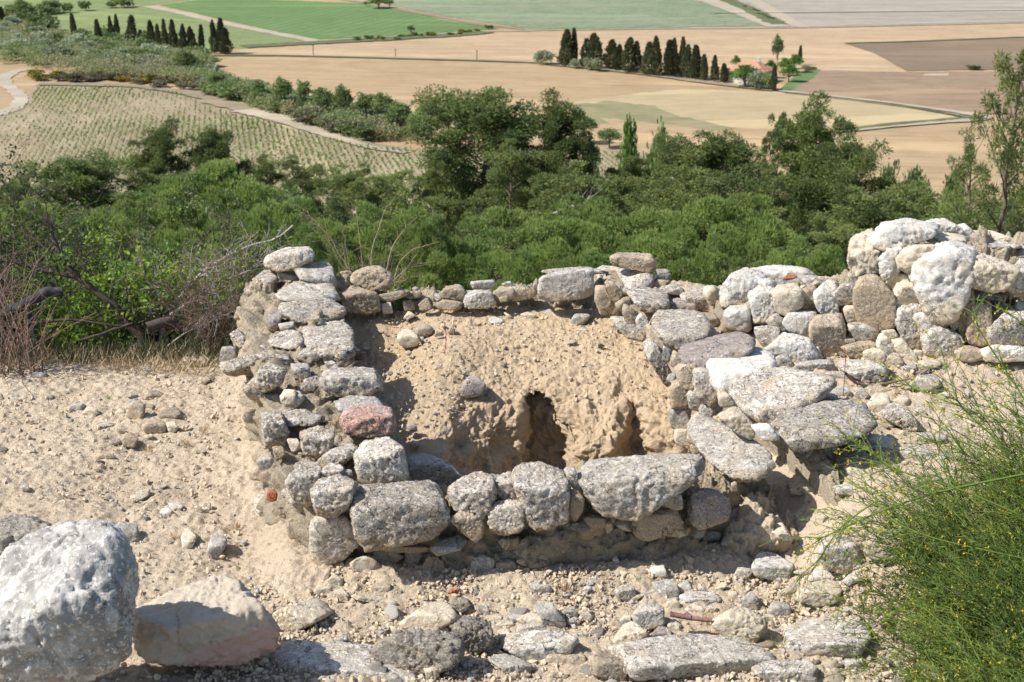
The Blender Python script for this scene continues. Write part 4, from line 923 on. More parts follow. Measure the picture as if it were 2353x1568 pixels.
STRAW = plain('dry_straw', (.52,.41,.26), (.38,.27,.16), 30)
BROOM = leaf_mat('broom_stem_green', (.33,.43,.09), (.21,.31,.07), (.17,.25,.06), .4, 3)
BROOMF = leaf_mat('broom_flower_yellow', (.55,.42,.03), (.50,.27,.03), (.42,.40,.05), .3, 8)
FRESH = leaf_mat('fresh_lime_leaf', (.17,.29,.04), (.11,.22,.03), (.27,.34,.05), .45, 3)
OLIVE = leaf_mat('small_olive_leaf', (.085,.115,.045), (.12,.15,.07), (.06,.08,.03), .25, 3)
# ---------------------------------------------------------------- flowering broom at the right
rng = np.random.default_rng(5)
def broom():
    root = empty('broom_shrub', (2.35, 3.75, .0), 'green broom shrub with tiny yellow flowers filling the lower right corner', 'shrub')
    G = Geo(); T = Geo(); Fl = Geo(); o0 = np.array([2.35, 3.75, 0.])
    def stem(b, d0, L, r0, sub=True, bend=.35, out=G, n=9):
        t = np.linspace(0, 1, n)[:, None]; side = norm(np.cross(d0, rng.normal(size=3)))
        P = b + d0 * L * t + side * L * bend * .3 * t ** 2 * rng.uniform(-1, 1) + np.array([0, 0, -1]) * L * bend * .45 * t ** 2.2
        P = P + .006 * rng.normal(size=P.shape) * t; tube(out, P, r0 * 1.25 * (1 - .7 * t[:, 0]), 3); return P
    for k in range(1350):
        b = np.array([1.42 + 1.25 * rng.random() ** .8, rng.uniform(3.35, 4.6), 0.]); b[0] += .12 * max(0, b[1] - 4.0); b[2] = float(zg(b[0], b[1])) - .03
        el = rng.uniform(.45, 1.25); az = rng.normal(2.5, .6)                       # arching up and to the left/back
        d = np.array([math.cos(az) * math.cos(el), math.sin(az) * math.cos(el) * .6 + .05, math.sin(el)]); L = rng.uniform(.4, .9) * np.interp(b[0], [1.4, 2.0, 2.5], [.55, .95, 1.3])
        P = stem(b, norm(d), L, .0030, out=T if rng.random() < .12 else G)
        for q in range(rng.integers(5, 9)):
            i = rng.integers(2, 8); dd = norm(norm(P[i + 1 if i < 8 else i] - P[i - 1]) + rng.normal(size=3) * .38)
            P2 = stem(P[i], dd, L * rng.uniform(.18, .42), .0016, n=6)
            for q2 in range(2):
                j = rng.integers(1, 5); stem(P2[j], norm(dd + rng.normal(size=3) * .5), L * .12, .0010, n=4)
            m = 9; s = rng.uniform(.1, 1, m); pts = np.stack([np.interp(s * 5, range(6), P2[:, a]) for a in range(3)], 1)
            blades(G, pts, dd + rng.normal(size=(m, 3)) * .6, .024, .0042, rng)
            m = rng.integers(0, 3); s = rng.uniform(.3, 1, m); pts = np.stack([np.interp(s * 5, range(6), P2[:, a]) for a in range(3)], 1) + rng.normal(size=(m, 3)) * .003
            for _ in range(3): blades(Fl, pts, rng.normal(size=(m, 3)), .008, .005, rng)
    def spray(pix, Y, r0, nsub):                                                       # the long outlying stems
        P = np.array([atY(x, y, Yy) for (x, y), Yy in zip(pix, np.linspace(Y[0], Y[1], len(pix)))])
        s = np.linspace(0, len(P) - 1, 16); P = np.stack([np.interp(s, range(len(P)), P[:, a]) for a in range(3)], 1)
        for _ in range(2): P[1:-1] = (P[:-2] + 2 * P[1:-1] + P[2:]) / 4
        tube(G, P, np.linspace(r0, r0 * .4, 16), 4)
        for q in range(nsub):
            i = rng.integers(3, 15); dd = norm(norm(P[i] - P[i - 1]) + rng.normal(size=3) * .55)
            P2 = stem(P[i], dd, rng.uniform(.06, .2), .0014, n=6); blades(G, P2, rng.normal(size=(6, 3)) + dd, .018, .003, rng)
            if rng.random() < .6:
                for _ in range(3): blades(Fl, P2[3:], rng.normal(size=(3, 3)), .009, .006, rng)
    spray([(2380,1085),(2150,1130),(2020,1175),(1905,1230),(1880,1238)], (4.1, 4.2), .004, 22)
    spray([(2000,1160),(1930,1210),(1880,1290),(1830,1330)], (4.1, 4.1), .003, 14)
    spray([(2380,1200),(2200,1120),(2050,1080),(1990,1030),(1930,1000)], (4.0, 4.3), .0035, 26)
    spray([(2380,960),(2330,880),(2250,760),(2235,705)], (4.2, 4.4), .003, 16)
    spray([(2400,1000),(2250,950),(2130,905),(2050,870)], (4.1, 4.4), .003, 18)
    spray([(2400,800),(2370,760),(2290,700)], (4.2, 4.3), .0028, 8)
    spray([(2380,1290),(2150,1240),(2050,1200),(1990,1120)], (3.9, 4.2), .003, 22)
    spray([(2150,1568),(2050,1480),(1990,1450),(1980,1380)], (4.0, 4.1), .003, 12)
    spray([(2400,1130),(2280,1000),(2200,930),(2180,860),(2160,800)], (4.1, 4.4), .003, 22)
    def shift(g): g.V = [v - o0 for v in g.V]; return g
    obj('stems', shift(G).mesh('stems', BROOM), root); obj('woody_stems', shift(T).mesh('woody_stems', plain('grey_broom_wood', (.25,.22,.19))), root)
    obj('flowers', shift(Fl).mesh('flowers', BROOMF, False), root)
broom()
# ---------------------------------------------------------------- thicket at the left rim
def branch_px(G, pix, Y, r, k=6, n=22, wob=.012):
    Ys = np.linspace(Y[0], Y[1], len(pix)) if len(Y) == 2 else Y
    P = np.array([atY(x, y, q) for (x, y), q in zip(pix, Ys)])
    s = np.linspace(0, len(P) - 1, n); P = np.stack([np.interp(s, range(len(P)), P[:, a]) for a in range(3)], 1)
    P[1:-1] = (P[:-2] + 2 * P[1:-1] + P[2:]) / 4; P = P + wob * fbm(np.stack([s * .9, s * 0 + r[0] * 900, s * 0 + 3.3], 1), 2, 8)[:, None] * np.array([1, .3, 1])
    tube(G, P, np.linspace(r[0], r[1], n), k); return P
def twigs(G, P, n, L, r, rng, out=None, spread=.9, up=.3, k=3, i0=.25, gen=1):
    ends = []
    for q in range(n):
        s = rng.uniform(i0, .99) * (len(P) - 1); i = int(s); b = P[i] * (1 - s + i) + P[min(i + 1, len(P) - 1)] * (s - i)
        t = norm(P[min(i + 1, len(P) - 1)] - P[max(i - 1, 0)]); d = norm(t * .6 + rng.normal(size=3) * spread + np.array([0, 0, up])); l = L * rng.uniform(.4, 1.15); m = 7
        tt = np.linspace(0, 1, m)[:, None]; P2 = b + d * l * tt + rng.normal(size=3) * l * .22 * tt ** 2 + np.cumsum(rng.normal(size=(m, 3)) * l * .03, 0) * (tt > 0)
        tube(G, P2, np.linspace(r, r * .4, m), k); ends.append(P2)
        if gen > 1: ends += twigs(G, P2, 4, L * .45, r * .6, rng, None, spread, up, k, .2, gen - 1)
    return ends
def leafs(G, paths, n, size, rng, frac=.7):
    for P in paths:
        if rng.random() > frac: continue
        s = rng.uniform(.2, 1, n) * (len(P) - 1); pts = np.stack([np.interp(s, range(len(P)), P[:, a]) for a in range(3)], 1) + rng.normal(size=(n, 3)) * size * .8
        blades(G, pts, rng.normal(size=(n, 3)) + np.array([0, 0, .3]), size * rng.uniform(.7, 1.3, n), size * .55, rng)
def plantthing(name, label, cat, parts, base):
    root = empty(name, base, label, cat); b = np.array(base)
    for nm, g, mt in parts:
        if g.n: g.V = [v - b for v in g.V]; obj(nm, g.mesh(nm, mt, nm != 'leaves'), root)
    return root
r2 = np.random.default_rng(12)
G = Geo(); L_ = Geo()
a = branch_px(G, [(300,745),(275,712),(205,652),(165,630),(135,580),(122,545),(112,510),(100,490)], (7.5, 7.6), (.022, .006))
b = branch_px(G, [(190,645),(130,625),(60,610),(10,598),(-30,590)], (7.55, 7.5), (.012, .008))
c = branch_px(G, [(135,585),(100,560),(60,530),(40,505)], (7.6, 7.7), (.008, .004))
d = branch_px(G, [(300,745),(320,770),(330,800)], (7.5, 7.5), (.024, .03))
twigs(G, a, 16, .28, .004, r2, gen=2); twigs(G, b, 12, .22, .0035, r2, gen=2); twigs(G, c, 8, .2, .003, r2)
plantthing('fallen_branch', 'long dark bare branch arching from the rim towards the upper left', 'branch', [('wood', G, BARKD)], (-2.0, 7.55, -.1))
G = Geo(); L_ = Geo()
P0 = [branch_px(G, [(372,770),(378,740),(400,700),(430,665),(470,620),(520,590),(580,560),(640,548),(672,520)], (7.6, 7.9), (.016, .005)),
      branch_px(G, [(385,730),(430,700),(480,665),(540,635),(600,610)], (7.5, 7.6), (.011, .004)),
      branch_px(G, [(366,790),(372,755),(340,690),(345,650)], (7.6, 7.6), (.010, .004)),
      branch_px(G, [(380,800),(420,770),(480,740),(560,705)], (7.4, 7.4), (.006, .002)),
      branch_px(G, [(430,665),(450,640),(520,615),(590,612),(620,600)], (7.7, 7.6), (.006, .002)),
      branch_px(G, [(340,690),(350,720),(375,745)], (7.6, 7.6), (.006, .006))]
E = []
for p_ in P0: E += twigs(G, p_, 20, .21, .0036, r2, gen=2)
for p_ in P0[:1]:
    top = [q for q in E if q[0][2] > .25]; leafs(L_, top, 6, .024, r2, .45)
plantthing('thorn_bush', 'pale bare twiggy bush with a few lime green leaves left of the wall', 'bush', [('wood', G, BARKP), ('leaves', L_, FRESH)], (-1.9, 7.6, -.1))
def brush(label, mat, lm, xr, Y, n, h, lean, leaf=0, rad=.0028, seed=1, name='dry_bush', lsize=.02, ytop=None, cat='bush'):
    rg = np.random.default_rng(seed); G = Geo(); L_ = Geo(); xs = []
    for k in range(n):
        px = rg.uniform(*xr); b = atY(px, 820, rg.uniform(*Y)); b[2] = float(zg(b[0], b[1])) - .03; xs.append(b)
        d = norm(np.array([rg.normal() * .35 + lean, rg.normal() * .3, 1])); l = h * rg.uniform(.55, 1.15); t = np.linspace(0, 1, 9)[:, None]
        P = b + d * l * t + rg.normal(size=3) * np.array([1, 1, .2]) * l * .18 * t ** 2; tube(G, P, rad * (1.5 - t[:, 0]), 3)
        E = twigs(G, P, 5, l * .4, rad * .6, rg, gen=2 if n < 70 else 1)
        if leaf: leafs(L_, E, leaf, lsize, rg, .8)
    base = np.mean(xs, 0)
    return plantthing(name, label, cat, [('wood', G, mat), ('leaves', L_, lm)], tuple(base))
brush('reddish bare twigs in a dense bush at the left edge of the picture', TWIGR, OLIVE, (-90, 95), (6.9, 7.4), 70, .62, -.05, 0, .003, 2)
brush('reddish brown bare bush right against the outer side of the left wall', TWIGR, OLIVE, (455, 560), (7.3, 7.7), 46, .62, -.12, 0, .0026, 3)
brush('bright green leafy bush glowing through the bare branches', BARKP, FRESH, (210, 330), (7.6, 8.1), 36, .72, .1, 13, .003, 4, 'leafy_bush', .032)
brush('low bright green bush between the charred stump and the dark branch', BARKP, FRESH, (90, 250), (7.7, 8.2), 34, .5, 0, 14, .003, 5, 'leafy_bush', .032)
brush('dark olive-leaved bush at the far left edge', BARKD, OLIVE, (-90, 10), (7.6, 8.3), 30, 1.0, -.05, 16, .004, 6, 'leafy_bush', .028)
brush('small olive-leaved sapling standing behind the thorn bush', BARKD, OLIVE, (318, 360), (7.8, 8.0), 12, .95, 0, 14, .004, 7, 'sapling', .024, cat='sapling')
brush('upright bare twigs with orange lichen standing behind the back wall', TWIGY, OLIVE, (770, 905), (7.9, 8.4), 24, .72, .02, 0, .0024, 8)
brush('mixed green bush under the twiggy thorn bush', BARKP, FRESH, (400, 520), (7.8, 8.3), 30, .5, 0, 12, .003, 9, 'leafy_bush', .026)
brush('olive-green scrub bush at the rim behind the charred stump', BARKD, OLIVE, (30, 200), (8.2, 9.0), 40, .7, 0, 14, .003, 10, 'leafy_bush', .026)
brush('olive-green scrub bush at the rim behind the thorn bush', BARKD, OLIVE, (300, 560), (8.3, 9.0), 46, .75, 0, 14, .003, 13, 'leafy_bush', .026)
G = Geo()
for pix, Y in (([(905,640),(920,600),(950,570),(1010,555)], (7.9,8.0)), ([(880,650),(905,560),(935,520),(960,498)], (8.0,8.2)), ([(890,660),(940,610),(990,602)], (7.9,8.0)), ([(800,620),(770,560),(720,500),(705,480)], (7.9,8.0)), ([(850,650),(858,560),(890,470)], (8,8.2))):
    twigs(G, branch_px(G, pix, Y, (.0034, .0012), 4), 8, .10, .0012, r2)
plantthing('bare_twigs', 'long thin bare twigs tipped with orange reaching over the back wall', 'twigs', [('wood', G, TWIGY)], (-.7, 7.9, -.2))
G = Geo()
branch_px(G, [(-30,740),(30,712),(80,690),(110,670),(145,668)], (7.3, 7.4), (.032, .026), 9, 22, .03)
branch_px(G, [(60,700),(80,760),(95,800)], (7.35, 7.3), (.016, .01), 6)
plantthing('charred_stump', 'black charred stump leaning in the bushes at the left edge', 'stump', [('wood', G, CHAR)], (-2.5, 7.4, .0))
for i, (pix, lab) in enumerate((([(70,745),(160,738),(230,745),(300,755)], 'thin dark dead branch lying level under the charred stump'),
                 ([(0,850),(60,810),(110,770),(130,745)], 'dark dead branch slanting up at the left edge of the ground'),
                 ([(180,785),(230,772),(260,758),(300,748)], 'short grey dead branch at the rim below the dark arching branch'),
                 ([(335,755),(380,742),(420,748)], 'brown rotting log behind the rim under the thorn bush'))):
    G = Geo(); P = branch_px(G, pix, (7.25, 7.35), (.010 if i < 3 else .03, .005 if i < 3 else .026), 6); twigs(G, P, 5, .15, .002, r2)
    plantthing('dead_branch', lab, 'branch', [('wood', G, BARKD)], tuple(P[0]))
# dry grass along the rim: one mass
G = Geo()
n = 6000; x = rng.uniform(-3.3, -1.45, n); y = rng.uniform(6.95, 8.3, n); y = y + .1 * fbm2(x * 3, x, 2, 3)
z = zg(x, y); dn = fbm2(x * 2.2, y * 2.2, 2, 61); k = dn > -.25; B = np.stack([x, y, z], 1)[k]
blades(G, B, np.stack([rng.normal(size=len(B)) * .6, rng.normal(size=len(B)) * .5, np.ones(len(B))], 1), rng.uniform(.05, .15, len(B)), .004, rng)
stuff(obj('dry_grass', G.mesh('dry_grass', STRAW, False)), 'dry straw-coloured grass along the left rim', 'grass')
G = Geo()
n = 5000; x = rng.uniform(-3.3, -1.45, n); y = rng.uniform(7.1, 8.6, n); B = np.stack([x, y, zg(x, y)], 1)
blades(G, B, np.stack([rng.normal(size=n) * .7, rng.normal(size=n) * .5, np.ones(n)], 1), rng.uniform(.05, .22, n), .006, rng)
stuff(obj('green_undergrowth', G.mesh('green_undergrowth', OLIVE, False)), 'low green undergrowth along the left rim', 'undergrowth')
def tuft(px, py, surf, label, n=40, h=.05, mat=STRAW, spread=.7, grp=None):
    c = march(px, py, surf, 0); G = Geo(); b = np.array([[0, 0, 0.]]) + rng.normal(size=(n, 3)) * np.array([.012, .012, 0]) * (h / .05)
    blades(G, b, np.stack([rng.normal(size=n) * spread, rng.normal(size=n) * spread, np.ones(n)], 1), rng.uniform(.5, 1.2, n) * h, .0026, rng)
    tag(obj('grass_tuft', G.mesh('grass_tuft', mat, False), None, c), label, 'grass tuft')
for px, py, h, sp, lab in ((400,1245,.045,.9,'round rusty dry tuft on the left slope above the pink-faced boulder'), (540,1220,.05,.5,'thin dry tuft on the left slope near the wall corner'),
        (1302,1365,.06,.8,'dry straw tuft on the soil in front of the enclosure'), (1625,1440,.07,.5,'dry straw tuft beside the brown stick'), (100,885,.05,.9,'dry brown tuft at the upper left of the ground'),
        (413,850,.06,.7,'dry tuft beside the long cream slab at the rim'), (545,840,.04,.7,'small dry tuft below the upright grey stone'), (470,998,.05,.6,'sparse dry tuft to the right of the left stone group'),
        (432,1025,.04,.7,'small reddish dry tuft below the left stone group'), (340,1040,.045,.8,'greenish-brown tuft near the lowest stone of the left group'), (262,1020,.04,.8,'little dry tuft left of the lowest stone of the left group'),
        (772,985,.05,.4,'reed-like dry tuft growing beside the reddish wall block'), (693,880,.04,.6,'fine dry tuft in the top of the left wall'), (2225,720,.05,.6,'dry tuft hanging in the white stone wall'),
        (1865,790,.035,.8,'orange-brown dry tuft in the joint of the white stone wall'), (1810,1378,.04,.9,'dry tuft between the cream stones on the right'), (790,845,.05,.9,'dry twiggy tuft on the left wall beside a white pebble')):
    tuft(px, py, zg if not (600 < px < 800) else (lambda x, y: zg(x, y) * 0 + .36), lab, 46, h, STRAW, sp)
for px, py, h, lab in ((1790,1490,.05,'small upright green sprig at the edge of the broad flat boulder'), (1465,1340,.03,'tiny green sprig in the rubble, lower centre'), (1395,1560,.06,'green grass blades at the bottom edge by the tan block'), (250,920,.03,'tiny green weed on the upper left ground'), (232,833,.03,'tiny green weed near the rim on the left')):
    tuft(px, py, zg, lab, 22, h, FRESH, .5)
# green sprig against the back wall
c = march(917, 718, zi, 0); G = Geo(); L_ = Geo(); E = []
for k in range(7):
    d = norm(np.array([rng.normal() * .6, rng.normal() * .3, 1])); P = c + d * rng.uniform(.06, .15) * np.linspace(0, 1, 6)[:, None]; tube(G, P, .0016, 3); E.append(P)
leafs(L_, E, 9, .028, rng, 1)
plantthing('weed', 'bright green leafy weed growing at the foot of the back wall', 'plant', [('stem', G, BROOM), ('leaves', L_, leaf_mat('weed_leaf', (.10,.24,.02), (.2,.3,.03), None, .35, 5))], tuple(c))
G = Geo(); P = branch_px(G, [(1540,1412),(1580,1422),(1635,1426)], (4.33, 4.33), (.010, .008), 7, 14, .004); tube(G, P[5:8] + np.array([0, 0, .003]), .011, 6)
tag(obj('stick', (lambda g: (g.V.__setitem__(slice(None), [v - P[0] for v in g.V]), g.mesh('stick', plain('brown_stick', (.20,.11,.085), (.33,.2,.16), 30)))[1])(G), None, P[0]), 'reddish brown stick lying among the stones in front', 'stick')
G = Geo(); P = branch_px(G, [(1945,858),(1975,880),(2010,882),(2060,878),(2100,868),(2130,852)], (5.9, 6.0), (.008, .004), 6, 18, .01); twigs(G, P, 4, .08, .002, rng)
plantthing('root', 'twisted brown root lying at the foot of the white wall', 'root', [('wood', G, TWIGR)], tuple(P[0]))
for pix, lab in (([(1942,800),(1943,830),(1938,915)], 'thin red stalk rising over the last flat coping block'), ([(1022,812),(1026,780),(1022,740)], 'thin reddish stalk on the enclosure floor')):
    G = Geo(); b0 = march(*pix[0 if pix[0][1] > pix[-1][1] else -1], zg if pix[0][0] > 1500 else zi, 0); P = branch_px(G, pix, (b0[1], b0[1]), (.0022, .0014), 4, 10, .002)
    plantthing('stalk', lab, 'stalk', [('wood', G, plain('red_stalk', (.35,.06,.07)))], tuple(P[0]))
# ---------------------------------------------------------------- the valley: flat ground and its fields
VZ = CAMZ - 60.0
def valley_pt(x, y, dz=0): return atZ(x, y, VZ + dz)
def field_mat(name, A, B, sc=.03, stripe=None, S=None, sfreq=2.0, ang=0, fine=.8, C_=None):
    m = M(name); tc = m.new('ShaderNodeTexCoord'); co = tc.outputs['Object']
    c = m.mix(m.ramp(m.noise(co, sc, 7, .6, .4), .38, .62), A, B)
    if C_: c = m.mix(m.math('MULTIPLY', m.ramp(m.noise(co, sc * 2.3, 5, .7), .56, .70), .7), c, C_)
    mp = m.new('ShaderNodeMapping'); mp.inputs['Rotation'].default_value = (0, 0, ang); m.l.new(co, mp.inputs[0])
    st = m.noise(mp.outputs[0], fine, 5, .7, 0, (.12, 1, 1)); c = m.mix(m.math('MULTIPLY', m.ramp(st, .5, .62), .5), c, tuple(q * .70 for q in A))
    st = m.noise(mp.outputs[0], fine * .35, 5, .7, 0, (.10, 1, 1)); c = m.mix(m.math('MULTIPLY', m.ramp(st, .52, .62), .3), c, tuple(min(1, q * 1.22) for q in B))
    if stripe:
        wv = m.new('ShaderNodeTexWave', wave_type='BANDS', bands_direction='X'); wv.inputs['Scale'].default_value = sfreq; wv.inputs['Distortion'].default_value = 1.2; wv.inputs['Detail'].default_value = 3
        mp2 = m.new('ShaderNodeMapping'); mp2.inputs['Rotation'].default_value = (0, 0, stripe); m.l.new(co, mp2.inputs[0]); m.l.new(mp2.outputs[0], wv.inputs['Vector'])
        f = m.math('MULTIPLY', m.ramp(wv.outputs['Fac'], .40, .7), m.ramp(m.noise(co, .5, 5, .7), .35, .55)); c = m.mix(m.math('MULTIPLY', f, .8), c, S)
    hs = m.new('ShaderNodeHueSaturation'); hs.inputs['Value'].default_value = .72; hs.inputs['Saturation'].default_value = .92; m.l.new(c, hs.inputs['Color']); c = hs.outputs[0]
    c = m.mix(m.math('MULTIPLY', m.ramp(m.noise(co, .11, 8, .8, .3), .47, .60), .45), c, tuple(q * .55 for q in A))
    c = m.mix(m.math('MULTIPLY', m.ramp(m.noise(mp.outputs[0], .05, 6, .7, 0, (.12, 1, 1)), .54, .60), .35), c, tuple(min(1, q * 1.15) for q in B))
    m.col(c); m.bump(m.noise(co, 1.2, 6, .75), .8, .25); return m.m
def densify(P, jit, rg, step=14):
    out = []
    for i in range(len(P)):
        a, b = np.array(P[i]), np.array(P[(i + 1) % len(P)]); n = max(int(np.linalg.norm(b - a) / step), 1)
        for k in range(n):
            out.append(a + (b - a) * k / n)
    out = np.array(out); return out + rg.normal(size=out.shape) * np.array([jit, jit * .35])
LAYER = [0]
def field(name, pts, mat, jit=.8, seed=0):
    LAYER[0] += 1; rg = np.random.default_rng(LAYER[0]); P = densify(pts, jit, rg); W = np.array([valley_pt(x, y, .012 * LAYER[0]) for x, y in P])
    bm = bmesh.new(); f = bm.faces.new([bm.verts.new(v) for v in W]); bm.normal_update()
    if f.normal.z < 0: f.normal_flip()
    bmesh.ops.triangulate(bm, faces=[f]); me = bpy.data.meshes.new(name); bm.to_mesh(me); bm.free(); me.materials.append(mat)
    return structure(obj(name, me))
def strip(name, pts, wpx, mat, jit=.4):
    """a track: px centre line with a width in metres"""
    LAYER[0] += 1; rg = np.random.default_rng(LAYER[0]); c = np.array([valley_pt(x, y, .012 * LAYER[0]) for x, y in pts])
    s = np.linspace(0, len(c) - 1, len(c) * 9); c = np.stack([np.interp(s, range(len(c)), c[:, a]) for a in range(3)], 1)
    for _ in range(3): c[1:-1] = (c[:-2] + 2 * c[1:-1] + c[2:]) / 4
    t = norm(np.gradient(c, axis=0)); sd = np.stack([-t[:, 1], t[:, 0], t[:, 2] * 0], 1) * (np.broadcast_to(np.interp(s, range(len(pts)), np.broadcast_to(wpx, (len(pts),))), (len(c),)) * (1 + .12 * rg.normal(size=len(c))))[:, None] / 2
    V = np.stack([c - sd, c + sd], 1).reshape(-1, 3); n = len(c); i = np.arange(n - 1)
    return structure(obj(name, mesh_arr(name, V, np.stack([2*i+1, 2*i, 2*i+2, 2*i+3], -1), mat)))
g0 = 9000.
WHEAT = field_mat('ripe_field', (.475,.33,.175), (.53,.375,.205), .02, fine=.35, ang=.15)
structure(obj('valley_floor', mesh_arr('valley_floor', [(-g0, -g0, VZ), (g0, -g0, VZ), (g0, g0, VZ), (-g0, g0, VZ)], [(0, 1, 2, 3)], WHEAT)))
WHEAT2 = field_mat('light_wheat', (.53,.375,.215), (.57,.41,.24), .02, fine=.3, ang=.1)
PALE = field_mat('pale_barley', (.55,.43,.24), (.51,.40,.22), .03, C_=(.50,.42,.22), fine=.5, ang=-.2)
VSOIL = field_mat('vineyard_soil', (.42,.325,.205), (.46,.37,.23), .03, C_=(.38,.38,.17), fine=.9, ang=1.4)
GREEN1 = field_mat('olive_green_crop', (.20,.27,.085), (.25,.31,.11), .03, stripe=.5, S=(.33,.34,.17), sfreq=.07, ang=.4)
GREEN2 = field_mat('bright_green_crop', (.15,.255,.075), (.18,.29,.095), .03, stripe=.3, S=(.13,.20,.07), sfreq=.06)
GREEN3 = field_mat('grey_green_vineyard', (.17,.26,.12), (.25,.31,.18), .02, stripe=.9, S=(.42,.38,.28), sfreq=.055, C_=(.36,.33,.22))
GREY = field_mat('fallow_grey_field', (.40,.345,.27), (.44,.385,.31), .015, fine=.12)
PLOW = field_mat('ploughed_brown', (.30,.215,.135), (.24,.175,.115), .02, C_=(.31,.21,.15), fine=.3, ang=.1)
PLOW2 = field_mat('ploughed_reddish', (.34,.23,.145), (.38,.265,.165), .02, C_=(.30,.235,.14), fine=.25, ang=-.1)
LAWN = field_mat('lawn_green', (.13,.22,.07), (.17,.26,.09), .1)
WEED = field_mat('weedy_green', (.28,.28,.13), (.38,.32,.17), .06, C_=(.44,.34,.19))
TRACK = field_mat('pale_track', (.53,.455,.335), (.48,.405,.29), .1)
VERGE = field_mat('verge_green', (.12,.16,.07), (.20,.20,.10), .3)
DRYV = field_mat('dry_verge', (.38,.30,.20), (.30,.25,.16), .2, C_=(.2,.2,.1))
field('wheat_field', [(540,118),(700,106),(830,96),(1230,71),(1830,64),(2600,46),(2600,80),(2353,84),(1945,98),(2000,118),(2075,160),(1840,163),(1300,150),(850,132),(620,128)], WHEAT2)
field('wheat_field', [(1000,250),(1320,232),(1560,205),(1800,212),(2080,244),(2230,264),(1935,300),(1700,295),(1550,272),(1400,240)], PALE, 1.5)
field('weedy_patch', [(1305,240),(1400,232),(1500,243),(1545,262),(1600,275),(1700,298),(1640,300),(1500,282),(1400,272),(1330,265)], WEED, 3)
field('weedy_patch', [(1240,262),(1380,270),(1400,285),(1300,290)], WEED, 3)
field('vineyard', [(-700,330),(-700,262),(0,262),(60,232),(75,196),(250,194),(420,208),(520,250),(700,300),(830,333),(1000,348),(1430,345),(1700,380),(1700,640),(-700,640)], VSOIL, .6)
field('crop_field', [(80,32),(360,14),(700,92),(560,112),(400,118),(100,90)], GREEN1)
field('crop_field', [(365,12),(500,-6),(870,10),(1030,48),(1150,66),(950,80),(720,92)], GREEN2)
field('crop_field', [(-700,-40),(300,-30),(620,-32),(500,-8),(350,12),(0,40),(-300,60)], GREEN1)
field('vineyard', [(640,-40),(900,-60),(1500,-60),(1610,-5),(1758,60),(1500,64),(1230,68),(1050,42),(870,6)], GREEN3)
field('fallow_field', [(1640,-4),(1560,-60),(2800,-90),(2700,44),(2353,50),(1840,62)], GREY)
field('ploughed_field', [(1940,100),(2353,84),(2700,70),(2700,160),(2250,160),(2083,163),(2010,122)], PLOW)
field('ploughed_field', [(1885,162),(2080,166),(2400,163),(2700,180),(2700,285),(2300,262),(2200,258),(1990,232),(1785,206)], PLOW2)
field('weedy_patch', [(1790,206),(1835,165),(1886,160),(1870,180),(1810,208)], LAWN, 1)
field('stony_patch', [(2125,170),(2180,168),(2178,174),(2120,174)], TRACK, .5)
strip('dirt_track', [(-60,268),(0,261),(40,245),(50,225),(30,205),(12,192),(8,178),(30,165),(62,158)], [5, 5, 4.5, 4.2, 4, 4, 4.5, 4.5, 4.5], TRACK)
strip('dirt_track', [(340,14),(430,33),(520,55),(620,74),(720,93)], 5.5, TRACK)
strip('dirt_track', [(790,-2),(900,18),(1000,36),(1100,56),(1230,69)], 5, DRYV)
strip('dirt_track', [(1600,-8),(1640,5),(1720,35),(1790,62)], 9, TRACK)
strip('dirt_track', [(1700,-20),(1750,12),(1800,40),(1840,62)], 7, TRACK)
strip('field_edge', [(1655,-8),(1720,20),(1790,56)], 8, VERGE)
strip('field_edge', [(700,95),(1100,72),(1500,66),(1830,64),(2353,52)], 2.2, TRACK)
strip('field_edge', [(1640,31),(2353,24)], 2.0, VERGE)
strip('field_edge', [(470,127),(640,127),(850,132),(1100,139),(1300,146)], 3.0, VERGE)
strip('field_edge', [(560,107),(700,99),(850,92),(1060,79),(1120,73)], 9, VERGE)
strip('field_edge', [(1270,148),(1400,160),(1500,172),(1600,186),(1700,198),(1780,207)], 4.0, DRYV)
strip('dirt_track', [(1775,206),(1900,219),(2050,236),(2180,254),(2235,262),(2262,268),(2235,275),(2150,281),(2050,290),(1935,302)], [2.2,2.2,2.4,3,4,5,4,2.5,2,1.8], TRACK)
strip('field_edge', [(1800,211),(1950,228),(2100,247),(2230,270),(2150,276),(2050,284),(1940,298)], [1,1,1.2,2,2,2.6,2.4], VERGE)
strip('field_edge', [(1940,99),(2100,95),(2353,85),(2600,76)], 2, VERGE)
strip('field_edge', [(90,192),(300,196),(450,214),(530,240),(700,290),(830,330),(930,345)], [5,5,6,9,5,4,3], DRYV)
strip('dirt_track', [(560,252),(650,272),(760,312),(850,338),(935,350)], [7,6,4,3,2.6], TRACK)
